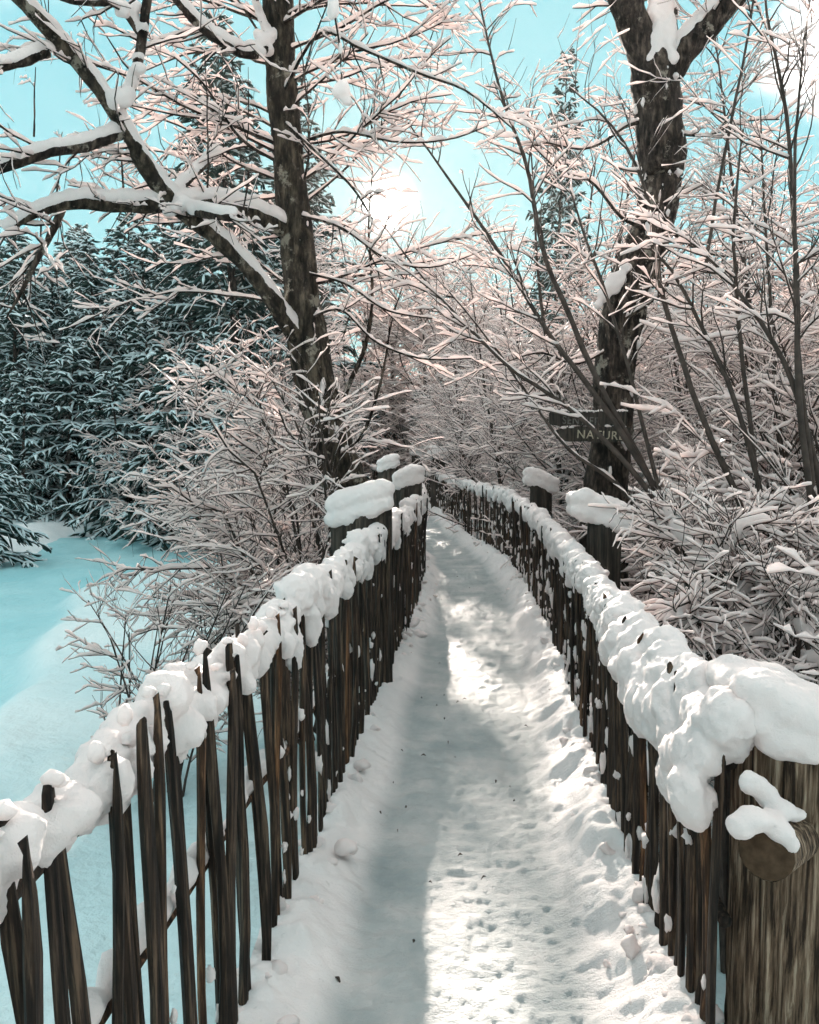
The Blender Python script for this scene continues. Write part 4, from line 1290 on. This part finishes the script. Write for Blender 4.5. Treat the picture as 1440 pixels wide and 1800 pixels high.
    # the hanging tip hung with lumps of snow
    P_, R_ = limb_from_px([(583, -60, 4.6, .006), (588, 20, 4.6, .006), (597, 80, 4.6, .005), (600, 130, 4.6, .004), (603, 175, 4.6, .003)], 14)
    w.add(P_, R_, 3)
    for px, py, r, e in ((586, 14, .036, 1.9), (599, 85, .018, 2.2), (600, 122, .014, 1.8), (601, 158, .050, 1.15), (612, 178, .032, 0.9)):
        blob(deep, at(px, py, 4.6), (r, r * 0.9, r * e), 3, 0.25, 0, rng)
    # snow lodged in the forks
    for px, py, Y, r in ((200, 178, 5.36, .075), (222, 165, 5.35, .07), (212, 172, 5.32, .08), (180, 165, 5.35, .05), (320, 358, 5.75, .075), (345, 368, 5.72, .07), (300, 370, 5.72, .06), (245, 120, 5.33, .05),
                         (470, 88, 6.35, .06), (455, 92, 6.25, .055), (455, 60, 6.3, .05), (215, 20, 5.22, .05), (240, 10, 5.3, .045)):
        blob(deep, at(px, py, Y), (r, r * 0.8, r * 0.8), 3, 0.2, 0, rng)
    w.skin(br, sn, {1: (5, 6, 0.006, 0.013, 1, 0.75, 0.3), 2: (4, 5, 0.006, 0.012, 1, 0.9, 0.35), 3: (5, 0, 0, 0, 0, 0, 0)}, rng)
    base = tuple(P[0])
    root = plant('broadleaf_tree', 'leaning broadleaf tree whose long snow-laden limbs reach out over the pond', 'tree', br, sn, tr, 'bark', 'bark_mossy', loc=base)
    for g, nm, vx in ((deep, 'limb_snow', 0.014), (patch, 'trunk_snow', 0.012)):
        g.v = [v - np.array(base) for v in g.v]
        link(nm, remeshed(g, nm, M['snow'], vx, 3, 0.003, 30.0), root)['kind'] = 'stuff'
left_tree()

# ------------------------------------------------------------------ the forked tree on the right, with its sign
def right_tree():
    rng = np.random.default_rng(81)
    tr, br, sn, deep, patch = Geo(), Geo(), Geo(), Geo(), Geo()
    P, R = limb_from_px([(1058, 1200, 8, 0.27), (1060, 960, 8, 0.235), (1064, 860, 8, 0.205), (1076, 760, 8, 0.195), (1082, 640, 8, 0.20), (1098, 540, 8, 0.215), (1128, 450, 8, 0.20), (1156, 370, 8, 0.195),
                         (1163, 290, 8, 0.205), (1158, 200, 8, 0.215), (1150, 120, 8, 0.21), (1140, 60, 8, 0.10)], 110)
    trunk_rough(tr, P[None], R[None], 28, rng, 0.12)
    trunk_patches(patch, P[22:70], R[22:70], rng, 26, -1.4, 0.018, 0.055)
    trunk_patches(patch, P[60:100], R[60:100], rng, 20, -1.6, 0.02, 0.06)
    limbs = {'L': [(1150, 150, 8, .17), (1125, 70, 7.95, .155), (1100, 0, 7.9, .145), (1070, -110, 7.8, .12), (1030, -260, 7.7, .08), (1000, -400, 7.6, .04)],
             'R': [(1160, 160, 8, .13), (1200, 95, 7.95, .125), (1250, 38, 7.9, .115), (1305, -20, 7.85, .10), (1390, -110, 7.8, .08), (1480, -230, 7.7, .04)],
             'M': [(1160, 120, 8.1, .13), (1170, 50, 8.2, .115), (1168, -40, 8.25, .10), (1160, -200, 8.3, .06), (1150, -330, 8.3, .03)]}
    w = Wood()
    for nm, c in limbs.items():
        P_, R_ = limb_from_px(c, 40)
        trunk_rough(tr, P_[None], R_[None], 20, rng, 0.14)
        if nm == 'R': limb_snow(deep, resample(P_, 110), resample(R_[:, None], 110)[:, 0], rng, 0.85, 1.1, 3)
        if nm == 'M': trunk_patches(patch, P_[4:24], R_[4:24], rng, 26, -1.6, 0.03, 0.07)
        twiggy(w, P_, R_, rng, 4.0, 1.1, 0.9, 0.12, 1, 2, 0.012, 4, 0.4, t0=0.3)
    # snow packed into the fork
    for k in range(26):
        t = k / 25
        blob(deep, at(1160 + rng.uniform(-16, 20) * (1 - t * 0.3), 105 - 105 * t + rng.uniform(-6, 6), 7.86), (.075, .07, .085), 2, 0.25, 0, rng)
    # snow on the knee of the trunk
    for px, py, r in ((1075, 505, .09), (1062, 520, .07), (1088, 488, .075), (1052, 535, .05), (1100, 470, .06), (1080, 495, .09)):
        blob(deep, at(px, py, 7.82), (r, r * 0.7, r * 0.9), 3, 0.2, 0, rng)
    for c in ([(1120, 215, 7.9, .022), (1095, 225, 7.7, .018), (1060, 250, 7.5, .014), (1020, 262, 7.3, .010), (960, 250, 7.1, .006)],
              [(1190, 235, 7.9, .014), (1245, 238, 7.7, .011), (1300, 215, 7.5, .008), (1370, 210, 7.3, .005)],
              [(1130, 400, 7.8, .02), (1090, 380, 7.6, .016), (1040, 320, 7.4, .012), (985, 300, 7.2, .008), (930, 250, 7.0, .005)],
              [(1170, 400, 7.9, .016), (1230, 440, 7.7, .012), (1300, 450, 7.5, .008), (1380, 420, 7.3, .005)],
              [(1100, 560, 7.8, .016), (1160, 520, 7.6, .012), (1200, 470, 7.4, .009), (1290, 480, 7.2, .005)],
              [(1175, 350, 7.9, .016), (1215, 330, 7.8, .012), (1260, 350, 7.6, .008)],
              [(1060, 620, 7.8, .016), (1010, 640, 7.6, .012), (950, 620, 7.4, .009), (880, 640, 7.2, .005)]):
        P_, R_ = limb_from_px(c, 18)
        w.add(P_, R_, 1)
        twiggy(w, P_, R_, rng, 6.0, 0.6, 0.8, 0.1, 1, 2, 0.007, 3.5, 0.3, t0=0.15)
    w.skin(br, sn, {1: (5, 6, 0.008, 0.018, 1, 0.7, 0.25), 2: (4, 5, 0.007, 0.014, 1, 0.9, 0.3)}, rng)
    base = tuple(P[0])
    root = plant('broadleaf_tree', 'stout forked broadleaf tree with dark bark carrying the wooden sign', 'tree', br, sn, tr, 'bark', 'bark', loc=base)
    for g, nm, vx in ((deep, 'limb_snow', 0.016), (patch, 'trunk_snow', 0.014)):
        g.v = [v - np.array(base) for v in g.v]
        link(nm, remeshed(g, nm, M['snow'], vx, 3, 0.003, 30.0), root)['kind'] = 'stuff'
right_tree()

def sign():
    Y = 7.60
    s = Y / F
    c = at(1036, 750, Y)
    root = thing('sign', 'dark two-board wooden sign with carved lettering nailed to the forked trunk', 'sign', tuple(c))
    def board(x0, x1, y0, y1, depth, name, notch):
        rng = np.random.default_rng(int(y0))
        n = 16
        g = Geo()
        top, bot = [], []
        for i in range(n):
            t = i / (n - 1)
            x = (x0 + (x1 - x0) * t - 1036) * s
            e = notch * s * (max(0, 1 - t * 6) + max(0, (t - 0.9) * 5))
            top.append((x, -(y0 - 750) * s - e + rng.normal(0, 0.002)))
            bot.append((x, -(y1 - 750) * s + e + rng.normal(0, 0.003)))
        v = []
        for d in (-depth, 0.0):
            for (x, z), (x2, z2) in zip(top, bot):
                v += [(x, d, z), (x2, d, z2)]
        m = 2 * n
        f = []
        for i in range(n - 1):
            a = 2 * i
            f += [(a, a + 1, a + 3, a + 2), (m + a, m + a + 2, m + a + 3, m + a + 1), (a, a + 2, m + a + 2, m + a), (a + 1, m + a + 1, m + a + 3, a + 3)]
        f += [(0, m, m + 1, 1), (m - 2, m - 1, 2 * m - 1, 2 * m - 2)]
        g.add(np.array(v), np.array(f))
        return link(name, g.mesh(name, M['sign'], False), root)
    b1 = board(965, 1100, 723, 748.5, 0.035, 'board', 3)
    b2 = board(978, 1106, 750, 776, 0.045, 'board', 5)
    def text(body, px, py, hpx, m, d, sx=1.0):
        cu = bpy.data.curves.new('lettering', 'FONT')
        cu.body = body; cu.size = hpx * s * 1.4; cu.extrude = 0.003; cu.space_character = 1.12
        cu.materials.append(M[m])
        tmp = bpy.data.objects.new('tmp', cu); COL.objects.link(tmp)
        me = bpy.data.meshes.new_from_object(tmp.evaluated_get(bpy.context.evaluated_depsgraph_get()))
        bpy.data.objects.remove(tmp)
        o = link('lettering', me, root)
        o.location = ((px - 1036) * s, -d, -(py - 750) * s)
        o.rotation_euler = (math.pi / 2, 0.04, 0)
        o.scale = (sx, 1, 1)
    text('SENTIER', 987, 745, 14, 'letter_worn', 0.0385, 0.82)
    text('NATURE', 1012, 770, 15, 'letter', 0.0485, 0.95)
    g = Geo(); rng = np.random.default_rng(3)
    for i in range(26):
        px = 968 + i * 5.2
        blob(g, (((px - 1036) * s), -0.018, 27 * s + rng.normal(0, 0.003)), (0.022, 0.022, rng.uniform(0.006, 0.02)), 2, 0.3, 0, rng)
    for px, py in ((1080, 748), (1066, 749), (990, 752), (1094, 750), (1003, 751)):
        blob(g, ((px - 1036) * s, -0.043, -(py - 750) * s), (0.028, 0.012, 0.012), 2, 0.3, 0, rng)
    o = link('sign_snow', g.mesh('sign_snow', M['snow']), root); o['kind'] = 'stuff'
sign()

# ------------------------------------------------------------------ long dark stems arching in front of the forked tree
def stems(name, label, cat, specs, seed, dens=5.0, L2=0.6, sk=1.0, droop=0.1):
    rng = np.random.default_rng(seed)
    w = Wood()
    base = None
    for c in specs:
        P_, R_ = limb_from_px(c, 26)
        if base is None: base = P_[0].copy()
        P_[2:] += np.cumsum(rng.normal(0, 0.0025, (24, 3)), axis=0)
        w.add(P_, R_, 0)
        twiggy(w, P_, R_, rng, dens, L2, 0.8, droop, 1, 2, 0.007, 3.5, 0.28, t0=STEM_T0, up=0.1)
    b, sn = Geo(), Geo()
    w.skin(b, sn, {0: (8, 6, 0.004 * sk, 0.010 * sk, 1, 0.7, 0.35), 1: (4, 6, 0.006 * sk, 0.012 * sk, 1, 0.75, 0.3), 2: (3, 4, 0.005 * sk, 0.010 * sk, 1, 0.9, 0.3)}, rng)
    return plant(name, label, cat, b, sn, None, 'twig', loc=tuple(base))
STEM_T0 = 0.45
stems('hazel_shrub', 'hazel shrub with long dark stems arching up across the sign towards the sun', 'shrub', [
    [(1265, 1130, 4.9, .020), (1205, 955, 5.0, .019), (1145, 868, 5.1, .018), (1070, 782, 5.2, .016), (990, 712, 5.3, .015), (885, 638, 5.5, .012), (770, 520, 5.7, .009), (690, 420, 5.9, .005)],
    [(1262, 1140, 5.0, .022), (1190, 930, 5.1, .020), (1100, 770, 5.2, .019), (1040, 682, 5.3, .018), (960, 575, 5.4, .016), (885, 450, 5.6, .013), (790, 310, 5.8, .009), (715, 210, 5.9, .005)],
    [(1250, 1150, 5.1, .022), (1150, 860, 5.2, .020), (1060, 690, 5.3, .019), (1000, 555, 5.4, .018), (955, 440, 5.5, .016), (925, 290, 5.6, .014), (884, 185, 5.7, .011), (858, 80, 5.8, .008), (838, -20, 5.9, .005)],
    [(1240, 1150, 5.1, .016), (1110, 880, 5.3, .014), (1000, 790, 5.4, .012), (930, 700, 5.6, .010), (860, 600, 5.8, .008), (760, 480, 6.0, .005)],
    [(1255, 1150, 5.0, .016), (1170, 900, 5.1, .015), (1120, 700, 5.2, .013), (1080, 560, 5.3, .011), (1030, 420, 5.4, .009), (1000, 330, 5.5, .005)],
], 91, 4.5, 0.65)
stems('hazel_shrub', 'hazel shrub with one long dark stem crossing in front of the forked trunk', 'shrub', [
    [(1345, 1120, 4.6, .022), (1310, 905, 4.7, .019), (1250, 765, 4.8, .018), (1200, 630, 4.9, .016), (1163, 505, 5.0, .015), (1152, 425, 5.1, .013), (1130, 320, 5.2, .011), (1078, 222, 5.3, .008), (1000, 150, 5.4, .004)],
    [(1350, 1120, 4.6, .018), (1340, 900, 4.6, .016), (1290, 700, 4.7, .014), (1240, 590, 4.8, .012), (1180, 480, 4.9, .009), (1120, 420, 5.0, .005)],
    [(1355, 1120, 4.7, .016), (1330, 850, 4.8, .015), (1300, 600, 4.9, .013), (1290, 420, 5.0, .010), (1310, 230, 5.1, .006)],
], 92, 4.5, 0.6)
stems('hazel_shrub', 'hazel shrub with tall dark upright stems at the right picture edge', 'shrub', [
    [(1450, 1130, 4.2, .020), (1428, 900, 4.3, .018), (1404, 700, 4.4, .017), (1402, 520, 4.5, .015), (1395, 400, 4.6, .014), (1382, 210, 4.7, .011), (1350, 40, 4.8, .008), (1335, -60, 4.9, .005)],
    [(1455, 1130, 4.3, .018), (1440, 860, 4.4, .016), (1388, 660, 4.5, .014), (1330, 560, 4.6, .012), (1260, 470, 4.7, .009), (1180, 400, 4.8, .005)],
    [(1460, 1130, 4.3, .018), (1425, 780, 4.4, .014), (1405, 560, 4.5, .012), (1400, 300, 4.6, .009), (1420, 60, 4.7, .005)],
    [(1240, 470, 6.0, .014), (1268, 300, 6.1, .012), (1312, 70, 6.2, .009), (1330, -60, 6.3, .006)],
], 93, 5.0, 0.6)

# brambles with thick snow close by on the right
def bramble(px, py, Y, label, ends, seed, sk):
    rng = np.random.default_rng(seed)
    base = at(px, py, Y); base[2] = gz(base[0], base[1]) - 0.05
    w = Wood(); deep = Geo()
    for c in ends:
        cc = [tuple(base) + (0.016,)] + [(*at(a, b, d), 0.011) for a, b, d in c]
        q = resample(np.array(cc), 22)
        P_, R_ = q[:, :3], np.clip(q[:, 3], 0.005, None)
        P_[1:] += np.cumsum(rng.normal(0, 0.003, (21, 3)), axis=0)
        w.add(P_, R_, 0)
        limb_snow(deep, resample(P_[5:], 60), resample(R_[5:, None], 60)[:, 0], rng, 1.3 * sk, 1.05 * sk, seed)
        twiggy(w, P_, R_, rng, 16.0, 0.36, 0.85, 0.35, 1, 2, 0.005, 7, 0.2, t0=0.2, wig=0.2)
    b, sn = Geo(), Geo()
    w.skin(b, sn, {0: (6, 0, 0, 0, 0, 0, 0), 1: (4, 7, 0.0045, 0.0095, 1, 0.7, 0.2), 2: (3, 5, 0.0038, 0.008, 1, 0.7, 0.2)}, rng)
    root = plant('bramble', label, 'bramble', b, sn, None, 'twig', loc=tuple(base))
    deep.v = [v - base for v in deep.v]
    link('limb_snow', remeshed(deep, 'limb_snow', M['snow_twig'], 0.009, 3, 0.002, 40.0), root)['kind'] = 'stuff'
bramble(1300, 1180, 3.6, 'bramble with thick pillows of snow arching over behind the near post', [
    [(1262, 1060, 3.6), (1268, 985, 3.6), (1310, 935, 3.6), (1380, 945, 3.6), (1450, 975, 3.5)],
    [(1280, 1080, 3.6), (1240, 1000, 3.7), (1195, 930, 3.8), (1180, 900, 3.9)],
    [(1250, 1100, 3.4), (1215, 1060, 3.3), (1195, 1090, 3.2)],
    [(1300, 1080, 3.5), (1330, 1040, 3.5), (1350, 1000, 3.5), (1400, 1010, 3.4)]], 95, 1.25)
bramble(1400, 1200, 3.3, 'bramble with snow-thick crossing stems at the picture edge behind the near post', [
    [(1390, 1120, 3.3), (1400, 1070, 3.3), (1440, 1050, 3.3), (1490, 1060, 3.2)],
    [(1370, 1160, 3.3), (1330, 1120, 3.3), (1300, 1110, 3.3), (1270, 1150, 3.3)],
    [(1400, 1160, 3.2), (1430, 1170, 3.1), (1480, 1160, 3.0)],
    [(1380, 1100, 3.4), (1360, 1040, 3.5), (1330, 1010, 3.5), (1300, 1060, 3.4)]], 96, 1.1)
for px, Y, s in ((1225, 4.3, 0.42), (1300, 4.2, 0.55), (1400, 4.0, 0.6), (1470, 4.6, 0.7), (1190, 5.4, 0.42), (1340, 5.2, 0.75), (1150, 6.6, 0.36), (1430, 5.6, 0.8), (1100, 8.9, 0.5), (1025, 9.6, 0.45)):
    put_shrub(shC, bearing(px, Y), Y, s, 'low snow-smothered shrub in the undergrowth right behind the thicket-side fence', 'low shrubs behind the thicket-side fence')

# bits of bark and twig dropped on the trodden snow
def litter():
    rng = np.random.default_rng(8)
    g = Geo()
    for _ in range(45):
        y = 1.6 + 9.0 * rng.random() ** 1.5
        u = np.clip(rng.normal(0.45, 0.2), 0.1, 0.9)
        x = float(xl(y)) + (float(xr(y)) - float(xl(y))) * u
        a = rng.uniform(0, 6.28); l = rng.uniform(0.006, 0.03)
        P = np.array([[x, y, 0.014], [x + math.cos(a) * l * 0.5, y + math.sin(a) * l * 0.5, 0.022], [x + math.cos(a) * l, y + math.sin(a) * l, 0.016]])
        tubes(g, P[None], np.array([[0.0015, 0.0035, 0.001]]) * rng.uniform(0.6, 1.6), 4, 0.3, rng)
    o = link('litter', g.mesh('litter', M['twig']))
    tag(o, 'dark bits of bark and twig lying on the trodden snow', 'litter', None, 'stuff')
litter()

# ------------------------------------------------------------------ frosty air between the trees
def haze():
    x0, x1, y0, y1, z0, z1 = -60, 60, -10, 62, -2.4, 18.5
    v = np.array([(x, y, z) for z in (z0, z1) for y in (y0, y1) for x in (x0, x1)], float)
    f = np.array([(0, 2, 3, 1), (4, 5, 7, 6), (0, 1, 5, 4), (2, 6, 7, 3), (0, 4, 6, 2), (1, 3, 7, 5)])
    m, n, l, o = mat('frosty_air')
    p = n.new('ShaderNodeVolumePrincipled')
    p.inputs['Color'].default_value = (1.0, 0.95, 0.93, 1)
    p.inputs['Density'].default_value = 0.00055
    p.inputs['Anisotropy'].default_value = 0.5
    l.new(p.outputs[0], o.inputs['Volume'])
    ob = link('haze', make_mesh('haze', v, f, m, False))
    tag(ob, 'thin frosty haze glowing round the low sun between the trees', 'haze', None, 'stuff')
haze()
cy.volume_bounces = 0
